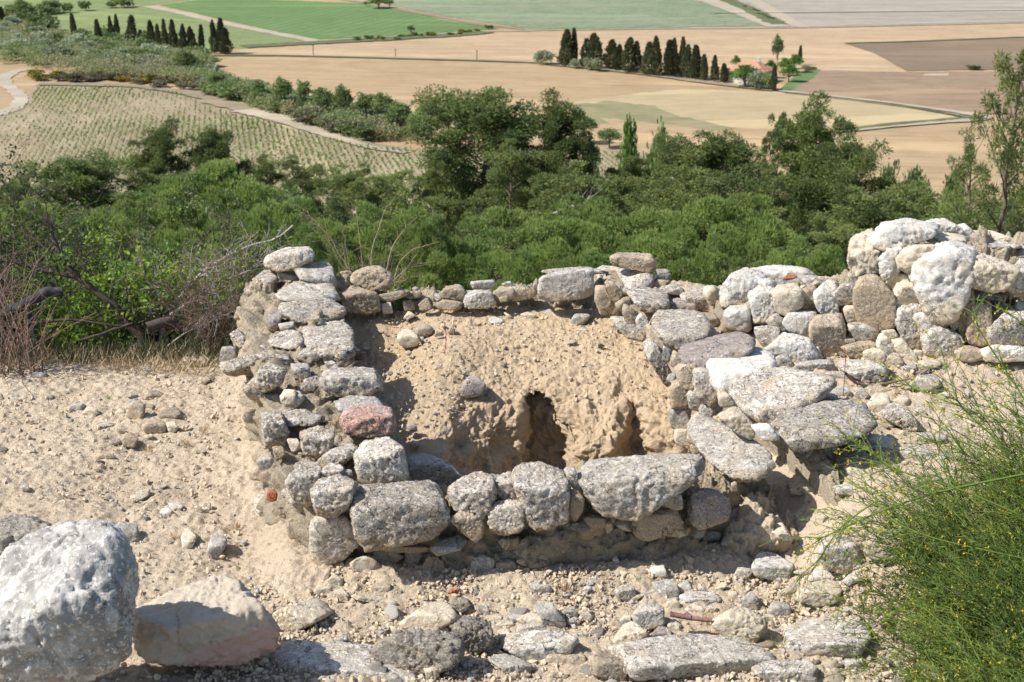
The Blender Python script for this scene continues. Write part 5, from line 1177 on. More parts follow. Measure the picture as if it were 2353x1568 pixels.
# vines: thousands of little plants in rows
def vines():
    G = Geo(); rg = np.random.default_rng(3); dirv = norm(np.array([-.20, 1, 0])); sd = np.array([dirv[1], -dirv[0], 0])
    inn = np.array([(-260,262),(0,264),(70,238),(85,202),(250,201),(415,215),(510,256),(690,306),(825,338),(1000,352),(1430,352),(1650,400),(1650,600),(-500,600),(-500,300)], float)
    q = np.array([valley_pt(x, y)[:2] for x, y in inn]); B = []
    for r in np.arange(-150, 90, 1.3):
        for s in np.arange(200, 445, 1.05): B.append(dirv * s + sd * r)
    B = np.array(B) + rg.normal(size=(len(B), 3)) * np.array([.10, .25, 0]); x, y = B[:, 0], B[:, 1]
    c = np.zeros(len(B), bool)
    for i in range(len(q)):
        (x1, y1), (x2, y2) = q[i], q[(i + 1) % len(q)]; k = ((y1 > y) != (y2 > y)) & (x < (x2 - x1) * (y - y1) / (y2 - y1 + 1e-9) + x1); c ^= k
    u = fbm2(x * .03, y * .03, 2, 71); c &= rg.random(len(B)) < np.clip(.78 + .7 * u, .3, 1); B = B[c]; B[:, 2] = VZ + .35; n = len(B)
    k2 = np.clip(.75 + .5 * fbm2(B[:, 0] * .02, B[:, 1] * .02, 2, 75), .4, 1.3)
    for _ in range(3): blades(G, B, rg.normal(size=(n, 3)) * np.array([.55, .9, .25]) + np.array([0, 0, 1]), rg.uniform(.5, 1.15, n) * k2, .36 * k2, rg)
    stuff(obj('vines', G.mesh('vines', leaf_mat('vine_leaf', (.16,.24,.06), (.22,.28,.09), (.15,.21,.06), .3, .05), False)), 'rows of small young vines covering the near field at the left', 'vines')
vines()
# ---------------------------------------------------------------- trees
ALEPPO = leaf_mat('pine_needles', (.27,.31,.09), (.17,.215,.065), (.12,.16,.055), .4, .35, vary=.2)
STONEP = leaf_mat('stone_pine_needles', (.36,.44,.13), (.24,.32,.09), (.18,.26,.075), .45, .5, vary=.1)
DECID = leaf_mat('tree_leaf', (.26,.33,.11), (.18,.25,.085), (.15,.21,.08), .42, .35, vary=.2)
LIME = leaf_mat('lime_tree_leaf', (.21,.35,.07), (.15,.27,.06), (.13,.22,.06), .4, .35, vary=.15)
CYP = leaf_mat('cypress_leaf', (.085,.11,.05), (.06,.08,.042), (.11,.11,.055), .25, .4, vary=.25)
SAGE = leaf_mat('grey_green_leaf', (.30,.34,.20), (.22,.27,.15), (.36,.40,.27), .42, .3, vary=.2)
BRUSHG = leaf_mat('hedge_leaf', (.24,.30,.10), (.17,.235,.085), (.14,.19,.08), .42, .25, vary=.3)
BROWNB = leaf_mat('brownish_bush_leaf', (.22,.19,.115), (.17,.18,.10), (.16,.14,.095), .35, .3, vary=.25)
YELB = leaf_mat('flowering_broom', (.50,.36,.02), (.17,.17,.04), (.12,.14,.04), .25, .4, vary=.15)
def clumps_to_leaves(G, C_, Rr, n, size, w, rg, shell=.5, flat=.75, k=1, updir=.35):
    N = len(C_); idx = np.repeat(np.arange(N), n); d = norm(rg.normal(size=(N * n, 3))); d[:, 2] = np.where(rg.random(N * n) < .6, np.abs(d[:, 2]), d[:, 2])
    rad = Rr[idx] * (shell + (1 - shell) * rg.random(N * n)) * (1 + .25 * fbm(d * 2.3 + C_[idx], 1, 5)); P = C_[idx] + d * rad[:, None] * np.array([1, 1, flat])
    for _ in range(k): blades(G, P, d * .8 + rg.normal(size=P.shape) * .7 + np.array([0, 0, updir]), size * rg.uniform(.6, 1.3, len(P)), w, rg)
def aleppo(seed, H=12, W=6, mat=None, dens=150, lean=0, bare=.16, lsize=.24, lw=.075, nb=28, cs=1.0):
    rg = np.random.default_rng(seed); T = Geo(); L = Geo(); t = np.linspace(0, 1, 14)
    bx = np.cumsum(rg.normal(size=14)) * .10 * H / 12; by = np.cumsum(rg.normal(size=14)) * .10 * H / 12
    tr = np.stack([bx + lean * t, by, t * H * .96], 1); tube(T, tr, .20 * H / 12 * (1 - .9 * t) + .02, 7); C_ = []; Rr = []
    for b in range(nb):
        h = bare + (1 - bare) * (b + .5) / nb; env = math.sin(min(1, (h - bare) / (1 - bare) * 1.0 + .12) * math.pi * .93) ** .6 * .9 + .12
        L0 = W / 2 * env * rg.uniform(.55, 1.2); az = b * 2.4 + rg.normal() * .5; p0 = np.array([np.interp(h, t, tr[:, 0]), np.interp(h, t, tr[:, 1]), h * H * .96])
        s = np.linspace(0, 1, 6)[:, None]; d = np.array([math.cos(az), math.sin(az), .25 + .5 * h]); P = p0 + d * L0 * s + np.array([0, 0, .25 * L0]) * s ** 2 + rg.normal(size=(6, 3)) * .08 * s
        tube(T, P, .055 * H / 12 * (1 - .8 * s[:, 0]), 4)
        for q in np.linspace(.45, 1, max(2, int(L0 / .8) + 1)):
            r = rg.uniform(.38, .78) * W / 6 * cs; C_.append(P[0] + (P[-1] - P[0]) * q + rg.normal(size=3) * .32 * W / 6); Rr.append(r)
    C_.append(tr[-1] + [0, 0, 0]); Rr.append(.45 * W / 6)
    for _ in range(3): C_.append(tr[-1] + rg.normal(size=3) * .35 - [0, 0, .5]); Rr.append(.5 * W / 6)
    clumps_to_leaves(L, np.array(C_), np.array(Rr), dens, lsize, lw, rg, .45, .8, 2, .15)
    return T.mesh('trunk', BARK), L.mesh('crown', mat or ALEPPO, False)
def stone_pine(seed, H=7, W=8, nc=50):
    rg = np.random.default_rng(seed); T = Geo(); L = Geo(); tube(T, np.array([[0, 0, 0], [.1, .05, H * .35], [.05, .1, H * .6], [0, 0, H * .75]]), np.array([.2, .17, .14, .1]), 8)
    a = rg.uniform(0, 6.28, nc); r = np.sqrt(rg.random(nc)) * W / 2; hz_ = H - (r / (W / 2)) ** 3 * H * .26 + rg.normal(size=nc) * .18 + .25 * fbm2(np.cos(a) * r * .5, np.sin(a) * r * .5, 2, seed)
    C_ = np.stack([np.cos(a) * r, np.sin(a) * r, hz_], 1)
    for i in range(0, nc, 2): s = np.linspace(0, 1, 5)[:, None]; tube(T, np.array([0, 0, H * .55]) * (1 - s) + (C_[i] - [0, 0, .1]) * s - np.array([0, 0, .5]) * s * (1 - s), .05 * (1 - .8 * s[:, 0]), 3)
    idx = np.repeat(np.arange(nc), 150); d = norm(rg.normal(size=(len(idx), 3))); d[:, 2] = np.abs(d[:, 2]) * 1.0 - .15
    P = C_[idx] + d * (rg.uniform(.48, .68, nc)[idx] * rg.uniform(.75, 1, len(idx)))[:, None] * np.array([1, 1, .45])
    for _ in range(5): blades(L, P, norm(d) * .9 + rg.normal(size=P.shape) * .45 + np.array([0, 0, .35]), rg.uniform(.10, .18, len(P)), .034, rg)
    return T.mesh('trunk', BARK), L.mesh('crown', STONEP, False)
def decid(seed, H=7, W=5, mat=None, n=60, dens=42, ls=.34, lw=.26, gap=.25):
    rg = np.random.default_rng(seed); T = Geo(); L = Geo(); tube(T, np.array([[0, 0, 0], [.1, 0, H * .3], [.0, .1, H * .7]]), np.array([.16, .12, .04]) * H / 7, 6)
    d = norm(rg.normal(size=(n, 3))); d[:, 2] = np.abs(d[:, 2]) * 1.2 - .35; C_ = d * (rg.random(n) ** .4)[:, None] * np.array([W * .38, W * .38, H * .36]) + np.array([0, 0, H * .56])
    for i in range(0, n, 4): s = np.linspace(0, 1, 5)[:, None]; tube(T, np.array([0, 0, H * .25]) * (1 - s) + C_[i] * s, .05 * (1 - .8 * s[:, 0]), 3)
    clumps_to_leaves(L, C_, rg.uniform(.09, .17, n) * W, dens, ls, lw, rg, .3, .9, 1); return T.mesh('trunk', BARK), L.mesh('crown', mat or DECID, False)
def cypress(seed, H=11, W=2.2, dens=700, loose_=.0):
    rg = np.random.default_rng(seed); T = Geo(); L = Geo(); tube(T, np.array([[0, 0, 0], [0, 0, H * .5], [0, 0, H * .9]]), np.array([.2, .12, .03]), 5)
    n = dens * 3; h = rg.random(n) ** .85; az = rg.uniform(0, 6.28, n); prof = np.sin(np.clip(h * .93 + .05, 0, 1) ** .62 * math.pi) ** .75 * (1 + loose_ * fbm2(h * 7, az * 1.2, 2, seed) * 1.0)
    if W > 3: prof = np.clip(1 - h, 0, 1) ** .62 * (.5 + .5 * np.clip(h * 7, 0, 1)) * (1 + loose_ * (fbm2(h * 6, az * 1.1, 2, seed) + .5 * fbm2(h * 14, az * 2.2, 1, seed + 3)))
    r = W / 2 * prof * rg.uniform(.6, 1.03, n); P = np.stack([np.cos(az) * r, np.sin(az) * r, .3 + h * H * .97], 1)
    blades(L, P, np.stack([np.cos(az) * .35, np.sin(az) * .35, np.ones(n)], 1) + rg.normal(size=(n, 3)) * .25, rg.uniform(.5, 1.1, n), .30, rg); return T.mesh('trunk', BARK), L.mesh('crown', CYP, False)
def bush(seed, H=3, W=4, mat=None, n=900, ls=.45, lw=.32):
    rg = np.random.default_rng(seed); L = Geo(); k = 12; d = norm(rg.normal(size=(k, 3))); d[:, 2] = np.abs(d[:, 2]); C_ = d * np.array([W * .3, W * .3, H * .35]) * rg.random((k, 1)) ** .4 + np.array([0, 0, H * .35])
    clumps_to_leaves(L, C_, rg.uniform(.16, .26, k) * W, n // k, ls, lw, rg, .5, H / W, 1); return (None, L.mesh('foliage', mat or BRUSHG, False))
def place(proto, name, x, ytop, D, wpx=None, label='', cat='tree', group=None, base=None, ybase=None, H0=1, W0=1):
    """stand the tree on the ground D metres out, its top reaching the height seen at (x, ytop)"""
    if name == 'stone_pine': wpx *= 1.3
    if ybase is not None: b = valley_pt(x, ybase); D = b[1]; top = atY(x, ytop, D)
    else:
        top = atY(x, ytop, D); b = np.array([top[0], D, max(float(zg(top[0], D)), VZ)])
    d = np.dot(b - CAM, FW); sz = max((top[2] - b[2]) / H0, .05); sx = (wpx * d / F / W0) if wpx else sz
    T, L = proto
    if T is None:
        o = obj(name, L, None, b); o.scale = (sx, sx, sz)
    else:
        o = empty(name, b); o.scale = (sx, sx, sz); t = obj('trunk', T, o); l = obj('crown', L, o)
    o.rotation_euler = (PR.normal() * .035, PR.normal() * .035, PR.uniform(0, 6.28)); tag(o, label, cat, group); return o
PR = np.random.default_rng(99)
AL = [aleppo(1, 12, 6.5), aleppo(2, 12, 6, nb=24), aleppo(3, 12, 7, nb=30), aleppo(4, 12, 5, nb=20, bare=.3)]
PINED = leaf_mat('dark_pine_needles', (.20,.25,.065), (.12,.165,.05), (.085,.125,.04), .35, .3, vary=.15)
AL2 = [aleppo(7, 12, 7, PINED, dens=215, nb=44, cs=1.25), aleppo(8, 12, 6.5, PINED, dens=210, nb=42, bare=.2, cs=1.25)]
SP = [stone_pine(11), stone_pine(12), stone_pine(13)]
DE = [decid(21), decid(22, n=45), decid(23, n=70)]
LI = [decid(24, mat=LIME), decid(25, mat=LIME, n=45)]
CYPR = [cypress(31), cypress(32, loose_=.15), cypress(33, W=4.2, loose_=.35), cypress(34, W=4.6, loose_=.55, dens=900), cypress(35, W=3.6, loose_=.6, dens=600), cypress(36, W=5.0, loose_=.5, dens=800)]
BU = [bush(41), bush(42), bush(43)]; SG = [bush(44, mat=SAGE), bush(45, mat=SAGE)]; BB = [bush(46, mat=BROWNB), bush(47, mat=BROWNB)]; YB = [bush(48, mat=YELB, ls=.35, lw=.25), bush(49, mat=YELB)]
A_H, A_W = 12.9, 6.5
# middle distance, on the slope below the ruin: x, top y, distance, crown width px
for p, x, y, D, w, lab in (
    (AL2[0], 1105, 222, 78, 270, 'tall spreading pine in the centre, left of the darkest pine'),
    (AL2[1], 1268, 242, 76, 165, 'tall dark dense pine with a straight trunk in the centre of the picture'),
    (AL[0], 1175, 330, 66, 170, 'lower bushy pine in front of the two tall central pines'),
    (AL[1], 985, 380, 72, 120, 'slim pine on the left flank of the tall central pines'),
    (AL2[1], 350, 296, 80, 130, 'pine rising in front of the vineyard, left one of two'),
    (AL2[0], 470, 308, 80, 115, 'pine rising in front of the vineyard, right one of two'),
    (AL2[0], 155, 372, 74, 220, 'broad dark pine at the left, standing against the vineyard'),
    (AL[2], 20, 400, 70, 150, 'dark bushy pine cut by the left edge of the picture'),
    (AL[0], 350, 395, 76, 170, 'bushy pale pine below the left one of the two vineyard pines'),
    (AL[0], 615, 362, 86, 120, 'small thin pine in front of the vineyard between bushy pines'),
    (AL[2], 690, 378, 84, 140, 'small rounded pine in front of the vineyard, centre left'),
    (AL[1], 560, 402, 80, 110, 'low thin pine just right of the two vineyard pines'),
    (AL[2], 790, 385, 82, 150, 'pine left of centre with its top against the vineyard rows'),
    (AL[0], 880, 392, 70, 170, 'wide olive-green pine left of the tall central pines'),
    (AL[1], 760, 440, 56, 170, 'near pine behind the long bare twigs'),
    (AL[2], 900, 455, 52, 180, 'near dark pine below the wide olive-green pine'),
    (AL[0], 1040, 450, 56, 170, 'near pine under the tall spreading central pine'),
    (AL[3], 1460, 350, 76, 160, 'open-crowned pine with gaps showing the field, right of centre'),
    (AL[1], 1395, 420, 66, 130, 'low pine beside the grey dead branch'),
    (AL[2], 1560, 330, 84, 150, 'olive pine to the left of the great right-hand pine group'),
    (AL2[0], 1650, 318, 72, 190, 'wide pine left of the big pine at the right'),
    (AL2[1], 1855, 255, 68, 200, 'big bright-topped pine at the right, tallest of its group'),
    (AL[3], 1788, 247, 76, 90, 'slender pine tip rising just left of the big right-hand pine'),
    (AL2[0], 1935, 330, 64, 190, 'dark heavy pine to the right of the big right-hand pine'),
    (AL[0], 1760, 400, 58, 150, 'pine with a yellow-green crown in front of the big right-hand pine'),
    (AL[1], 1600, 430, 58, 170, 'near pine above the right end of the stone pine canopy'),
    (AL[2], 1500, 460, 54, 150, 'near pine above the middle of the stone pine canopy'),
    (AL[2], 2080, 440, 70, 180, 'rounded green pine right of the dark heavy pine'),
    (AL[0], 2200, 470, 56, 200, 'spreading green pine behind the highest white boulders')):
    place(p, 'pine_tree', x, y, D, w, lab, 'pine tree', None, H0=A_H, W0=A_W)
SPR = aleppo(9, 12, 4.6, dens=70, nb=30, bare=.12, lsize=.24, lw=.05)
place(SPR, 'pine_tree', 2332, 105, 34, 190, 'tall sparse young pine at the right edge with a bare pale trunk', 'pine tree', None, H0=12, W0=4.6)
place(SPR, 'pine_tree', 2240, 330, 42, 130, 'thin young pine just left of the tall sparse one at the right edge', 'pine tree', None, H0=12, W0=4.6)
place(SPR, 'pine_tree', 2400, 300, 38, 150, 'young pine half out of the picture behind the tall sparse one', 'pine tree', None, H0=12, W0=4.6)
for p, x, y, D, w, lab in (
    (LI[0], 1445, 240, 150, 80, 'round bright green leafy tree behind the open-crowned pine'), (LI[1], 1270, 232, 130, 60, 'bright leafy tree top showing behind the dark central pine'),
    (DE[0], 1520, 255, 140, 110, 'round leafy tree with a domed top, right of centre'), (DE[1], 1380, 300, 150, 90, 'grey-green leafy tree behind the dark central pine'),
    (DE[2], 1640, 285, 150, 110, 'leafy tree behind the pines, seen against the weedy field'), (DE[0], 1720, 300, 140, 80, 'small leafy tree left of the slender pine tip'),
    (DE[1], 2040, 335, 120, 70, 'thin-crowned tree against the wheat, right of the big pine'), (DE[2], 2110, 345, 115, 90, 'reddish-tinged open tree right of the thin-crowned one'),
    (DE[0], 2200, 350, 110, 80, 'pale green tree near the tall sparse pine'), (LI[0], 2130, 400, 90, 100, 'fresh green tree below the reddish open tree'),
    (LI[1], 1960, 370, 80, 70, 'bright lime green tree peeping out right of the big pine'), (DE[2], 720, 430, 105, 120, 'dark leafy tree among the pines at the left of centre'),
    (DE[1], 430, 440, 66, 120, 'dark green oak-like tree under the two vineyard pines'), (DE[0], 250, 470, 58, 140, 'dark shaded tree below the broad dark pine')):
    place(p, 'leafy_tree', x, y, D, w, lab, 'tree', None, H0=7, W0=5)
for p, x, y, D, w, lab in (
    (SP[0], 510, 448, 30, 340, 'bright green stone pine with a layered crown, left of centre'), (SP[1], 180, 512, 27, 300, 'low stone pine crown at the left behind the bare branches'),
    (SP[2], 340, 498, 29, 240, 'stone pine crown behind the dark arching branch'), (SP[1], 610, 500, 25, 220, 'stone pine crown directly behind the thorn bush'),
    (SP[0], 20, 535, 24, 240, 'stone pine crown at the extreme left'), (SP[2], 840, 520, 29, 260, 'stone pine crown behind the twigs over the back wall'),
    (SP[0], 740, 575, 23, 200, 'near stone pine crown behind the left wall top'), (SP[1], 1180, 522, 30, 330, 'rounded stone pine crown left of the middle of the canopy'),
    (SP[2], 1400, 512, 31, 320, 'stone pine crown in the middle of the canopy behind the back wall'), (SP[0], 1620, 500, 29, 330, 'bright dome of stone pine above the right wall'),
    (SP[1], 1080, 590, 25, 240, 'low stone pine crown just above the back wall'), (SP[2], 1300, 585, 24, 280, 'near stone pine crown behind the back wall block'),
    (SP[0], 1540, 580, 24, 280, 'near stone pine crown behind the brown capstone'), (SP[1], 1700, 560, 26, 170, 'small stone pine crown at the right end of the canopy'),
    (SP[1], 420, 590, 22, 260, 'near stone pine crown behind the bare bushes'), (SP[2], 200, 620, 20, 260, 'nearest stone pine crown behind the leafy bushes at left'),
    (SP[0], 950, 560, 25, 170, 'small stone pine crown between two larger ones'), (SP[2], 1860, 590, 24, 200, 'shaded stone pine behind the white boulders')):
    place(p, 'stone_pine', x, y, D, w, lab, 'pine tree', None, H0=7, W0=8)
# bushy young pines and scrub filling the slope between the named trees
def slope_fill(protos, name, n, xr, Dr, hr, lab, cat, grp, seed, H0, W0, asp):
    rg = np.random.default_rng(seed)
    for k in range(n):
        D = rg.uniform(*Dr); px = xr[0] + (xr[1] - xr[0]) * (k + rg.random()) / n; xw = (px - CX) / F * D; h = rg.uniform(*hr); zb = float(zg(xw, D)); b = np.array([xw, D, zb])
        T, L = protos[rg.integers(len(protos))]; s = h / H0; o = empty(name, b) if T else obj(name, L, None, b)
        if T: obj('trunk', T, o); obj('crown', L, o)
        o.scale = (s * asp * rg.uniform(.8, 1.2), s * asp, s); o.rotation_euler = (0, 0, rg.uniform(0, 6.28)); tag(o, lab, cat, grp)
slope_fill(AL, 'pine_tree', 24, (-60, 1500), (44, 66), (3.4, 5.6), 'bushy young pine in the close-grown belt below the ruin', 'pine tree', 'young pines in the belt', 201, 12, 6.5, 1.6)
slope_fill(AL, 'pine_tree', 18, (1300, 2420), (46, 70), (3.6, 6.0), 'bushy young pine in the belt on the right half of the slope', 'pine tree', 'young pines on the right', 202, 12, 6.5, 1.6)
slope_fill(DE, 'leafy_tree', 20, (-60, 2420), (70, 105), (3.5, 6.0), 'leafy tree mixed into the pine belt', 'tree', 'leafy trees in the belt', 203, 7, 5, 1.2)
slope_fill(BU, 'bush', 22, (-60, 2420), (36, 60), (1.6, 3.0), 'green bush of the undergrowth between the pines', 'bush', 'undergrowth bushes', 204, 3.1, 4.2, 1.3)
slope_fill(BU, 'bush', 22, (-60, 2420), (60, 110), (2.2, 3.6), 'green bush on the lower slope between the pines', 'bush', 'bushes of the lower slope', 205, 3.1, 4.2, 1.3)
# grey dead branches among the pines
G = Geo(); P = branch_px(G, [(1275,488),(1300,482),(1330,480),(1345,470),(1355,450)], (50, 50), (.055, .02), 5, 14, .1); twigs(G, P, 10, 1.0, .018, PR)
plantthing('dead_branch', 'bleached dead branch sticking out of the pines in the centre', 'branch', [('wood', G, BARKP)], tuple(P[0]))
# the tree lines in the valley
PIX = lambda s: [tuple(float(v) for v in q.split(',')) for q in s.split()]
def on_valley(protos, name, spec, lab, cat, grp, H0, W0):
    for i, (x, yt, yb, w) in enumerate(spec):
        l = lab if isinstance(lab, str) else lab[i % len(lab)]
        place(protos[i % len(protos)], name, x, yt, None, w, l, cat, grp, ybase=yb, H0=H0, W0=W0)
FC = [(1300,72,152,44,3,'broad dark cypress at the left end of the farm row'), (1320,68,150,14,0,'thinnest tall spire at the left end of the farm row'), (1347,92,156,40,2,'bushy cypress third from the left end of the farm row'),
      (1368,80,158,46,3,'wide cypress fourth from the left end of the farm row'), (1403,94,160,40,2,'cypress behind the silvery willows of the farm row'), (1420,105,163,30,2,'short dark cypress in the left half of the farm row'),
      (1442,90,168,40,3,'dense pyramidal cypress in the middle of the farm row'), (1464,98,168,32,2,'round-topped cypress left of the gap in the farm row'), (1492,100,174,36,3,'bushy cypress just right of the gap in the farm row'),
      (1508,88,176,30,2,'tall cypress right of the gap in the farm row'), (1540,96,177,26,1,'pale slim cypress in the right half of the farm row'), (1553,92,178,14,1,'slim cypress touching the pale slim one'),
      (1566,90,178,15,1,'last tall spire of the farm row before the shorter trees'), (1578,106,180,28,2,'lower bushy cypress right of the tall spires'), (1599,108,183,22,1,'narrow cypress about halfway to the farmhouse'),
      (1618,128,185,16,0,'small narrow cypress before the farmhouse'), (1642,130,188,24,2,'dark cypress nearest the farmhouse but one'), (1664,148,190,16,0,'short cypress in front of the farmhouse wall'),
      (1690,0,0,0,0,''), (1777,150,210,12,0,'narrow cypress in front of the farm garden'), (1836,107,150,9,0,'pointed cypress behind the green garden trees')]
for x, yt, yb, w, k, lab in FC:
    if k > 1: k = int(PR.integers(2, 6))
    if w: place(CYPR[k], 'cypress_tree', x, yt, None, w, lab, 'cypress', None, ybase=yb, H0=11, W0=[2.2, 2.2, 4.2, 4.6, 3.6, 5.0][k])
LC = [(173,34,92,13,0,'lone slim cypress at the far left'), (230,48,113,15,0,'second lone slim cypress, standing before the olive-green field'), (257,40,100,20,2,'leftmost tree of the left cypress group'),
      (271,36,100,20,2,'second tree of the left cypress group'), (302,38,102,30,3,'pyramidal third tree of the left cypress group'), (325,70,108,22,2,'low tree in the dip of the left cypress group'),
      (350,50,115,28,3,'round-topped middle tree of the left cypress group'), (366,58,118,18,2,'slim dark tree beside the round-topped middle one'), (384,47,120,20,2,'tall tree right of the middle of the left cypress group'), (402,48,122,26,3,'widest tall tree of the left cypress group'),
      (420,58,124,22,2,'dark tree behind the silver bush in the left cypress group'), (442,64,124,26,3,'last tree of the closed left cypress group'), (464,60,121,12,0,'thin single cypress between the two dark clumps'),
      (493,50,124,20,2,'left tree of the dark trio at the field corner'), (508,46,124,18,0,'tallest middle tree of the dark trio at the field corner'), (520,66,126,30,3,'broad right tree of the dark trio at the field corner'),
      (75,20,60,26,3,'dark cypress in the woodland near the top left corner'), (3,18,60,14,0,'cypress cut by the left edge in the top left corner')]
for x, yt, yb, w, k, lab in LC: k = k if k < 2 else int(PR.integers(2, 6)); place(CYPR[k], 'cypress_tree', x, yt, None, w, lab, 'cypress', None, ybase=yb, H0=11, W0=[2.2, 2.2, 4.2, 4.6, 3.6, 5.0][k])
on_valley(SG, 'willow_tree', PIX('1258,110,150,40 1240,113,150,30 1320,132,158,26 1352,130,162,34 1372,128,165,30'), ['silvery willow at the left tip of the farm row', 'yellowish willow leftmost of the farm row', 'little silvery tree with a white stem under the farm row', 'silvery shrub in front of the wide farm row cypress', 'silvery shrub beside another in front of the farm row'], 'tree', None, 3, 4)
on_valley([LI[0]], 'garden_tree', PIX('1825,122,168,46 1800,130,175,40 1712,146,200,90 1770,135,180,36 1690,125,160,26 1812,146,190,50'), ['round bright green garden tree right of the farmhouse', 'bright green tree beside the round garden tree', 'umbrella-shaped tree in front of the farmhouse roof', 'dark green tree between farmhouse and garden', 'small tree behind the left end of the farmhouse', 'leafy green tree nearest the lawn'], 'tree', None, 7, 5)
on_valley([SG[0], BU[0], DE[0]], 'garden_tree', PIX('1738,152,206,54 1760,156,207,40 1785,118,160,28'), ['blue-green conifer in front of the farmhouse', 'dark shrub beside the blue-green conifer', 'open pale tree behind the farm garden'], 'tree', None, 3.4, 4)
# hedgerow and woodland bushes
def scatter(protos, name, line, n, wr, hr, lab, cat, grp, seed, spread=6):
    rg = np.random.default_rng(seed); L = np.array(line, float); s = np.sort(rg.uniform(0, len(L) - 1, n))
    for k in s:
        x = np.interp(k, range(len(L)), L[:, 0]) + rg.normal() * 4; y = np.interp(k, range(len(L)), L[:, 1]) + rg.uniform(-1, 1) * spread; h = rg.uniform(*hr)
        place(protos[rg.integers(len(protos))], name, x, y - h, None, rg.uniform(*wr), lab, cat, grp, ybase=y, H0=3.1, W0=4.2)
GH = 'bushes of the hedgerow between vineyard and fields'
D3 = lambda L_: [(None, m[1]) for m in L_]
scatter(BU, 'bush', [(480,205),(560,235),(640,250),(740,280),(850,312),(930,320)], 52, (50, 90), (26, 46), 'dark green bush in the hedgerow between vineyard and wheat', 'bush', GH, 1, 15)
scatter(SG, 'bush', [(440,180),(560,215),(700,250),(820,275),(930,290)], 34, (40, 80), (24, 44), 'grey-green bush in the hedgerow between vineyard and wheat', 'bush', GH, 2, 14)
scatter(BB, 'bush', [(600,240),(700,275),(800,305),(880,318)], 16, (60, 100), (26, 44), 'brownish rounded bush in the hedgerow between vineyard and wheat', 'bush', GH, 3, 8)
def scat_tree(protos, spec, lab, grp):
    for i, (x, yt, yb, w) in enumerate(spec): place(protos[i % len(protos)], 'leafy_tree', x, yt, None, w, lab, 'tree', grp, ybase=yb, H0=7, W0=5)
scat_tree(DE, PIX('655,170,260,60 700,175,265,50 745,190,275,56 790,188,280,60 840,205,290,70 880,200,300,60 920,225,310,80 985,215,320,80 1030,215,320,60 595,180,240,40 1080,225,330,80 430,105,180,50 545,190,225,50 500,160,215,60 1340,260,330,70 1400,290,340,70 960,250,330,70'), 'tall leafy tree in the hedgerow between vineyard and wheat', 'hedgerow trees')
scatter(BU, 'bush', [(20,70),(100,80),(200,110),(300,130),(420,150),(470,170)], 40, (50, 90), (26, 48), 'dark green bush in the scrub wood at the upper left', 'bush', 'bushes of the upper left scrub', 4, 32)
scatter(SG, 'bush', [(10,90),(100,110),(200,130),(300,150),(420,165)], 36, (45, 85), (24, 46), 'grey-green bush in the scrub wood at the upper left', 'bush', 'bushes of the upper left scrub', 5, 30)
scatter(BU, 'bush', [(0,110),(80,140),(160,150),(280,160),(400,175)], 28, (40, 75), (18, 34), 'mid green bush at the front of the upper left scrub', 'bush', 'bushes of the upper left scrub', 7, 14)
scatter(BB, 'bush', [(90,182),(200,186),(330,192),(450,204)], 22, (28, 60), (12, 24), 'brownish low bush along the top edge of the vineyard', 'bush', 'bushes above the vineyard', 8, 8)
scatter(YB, 'broom_bush', [(80,178),(140,182),(250,186),(380,190)], 15, (26, 50), (14, 22), 'yellow flowering broom bush along the top edge of the vineyard', 'bush', 'yellow bushes above the vineyard', 9, 8)
scatter(YB, 'broom_bush', [(820,92),(900,88),(960,84),(1060,78),(1110,70)], 18, (14, 26), (5, 11), 'yellow flowering bush along the edge of the bright green field', 'bush', 'yellow bushes by the green field', 10, 3)
scatter(BU, 'bush', [(810,94),(900,90),(1000,82),(1150,66)], 16, (14, 24), (6, 13), 'small green bush along the edge of the bright green field', 'bush', 'green bushes by the green field', 11, 3)
scatter(BU, 'bush', [(0,35),(60,30),(140,24),(220,20),(300,10)], 16, (30, 60), (16, 30), 'dark bush of the hedge along the top left corner', 'bush', 'hedge in the top left corner', 12, 8)
on_valley([DE[0], DE[1]], 'leafy_tree', PIX('870,-8,20,60 895,-4,20,30 840,2,15,16 945,55,82,24 50,-6,40,40 120,-4,30,60'), ['grey-green tree at the top edge of the picture, by the track', 'smaller tree beside the grey-green tree at the top edge', 'tiny bush at the top edge left of the grey-green tree', 'single dark round tree among the yellow bushes', 'tree in the top left corner', 'broad tree in the hedge at the top left'], 'tree', None, 7, 5)
on_valley([BU[1]], 'bush', PIX('2238,148,161,42'), 'low dark bush alone in the brown ploughed field', 'bush', None, 3, 4)
on_valley([BU[0], BU[2]], 'bush', PIX('1480,160,172,20 1525,164,176,16 1855,150,162,30 1870,153,160,20'), ['bright little bush under the farm cypresses', 'low bush under the cypress gap', 'dark shrub at the edge of the farm lawn', 'smaller shrub at the corner of the farm lawn'], 'bush', None, 3, 4)
scatter([(None, stuff_m) for stuff_m in [BU[0][1]]], 'bush', [(1670,-2),(1730,24),(1790,54)], 12, (10, 16), (3, 6), 'small bush along the pale double track at the top', 'bush', 'bushes along the double track', 14, 1.5)
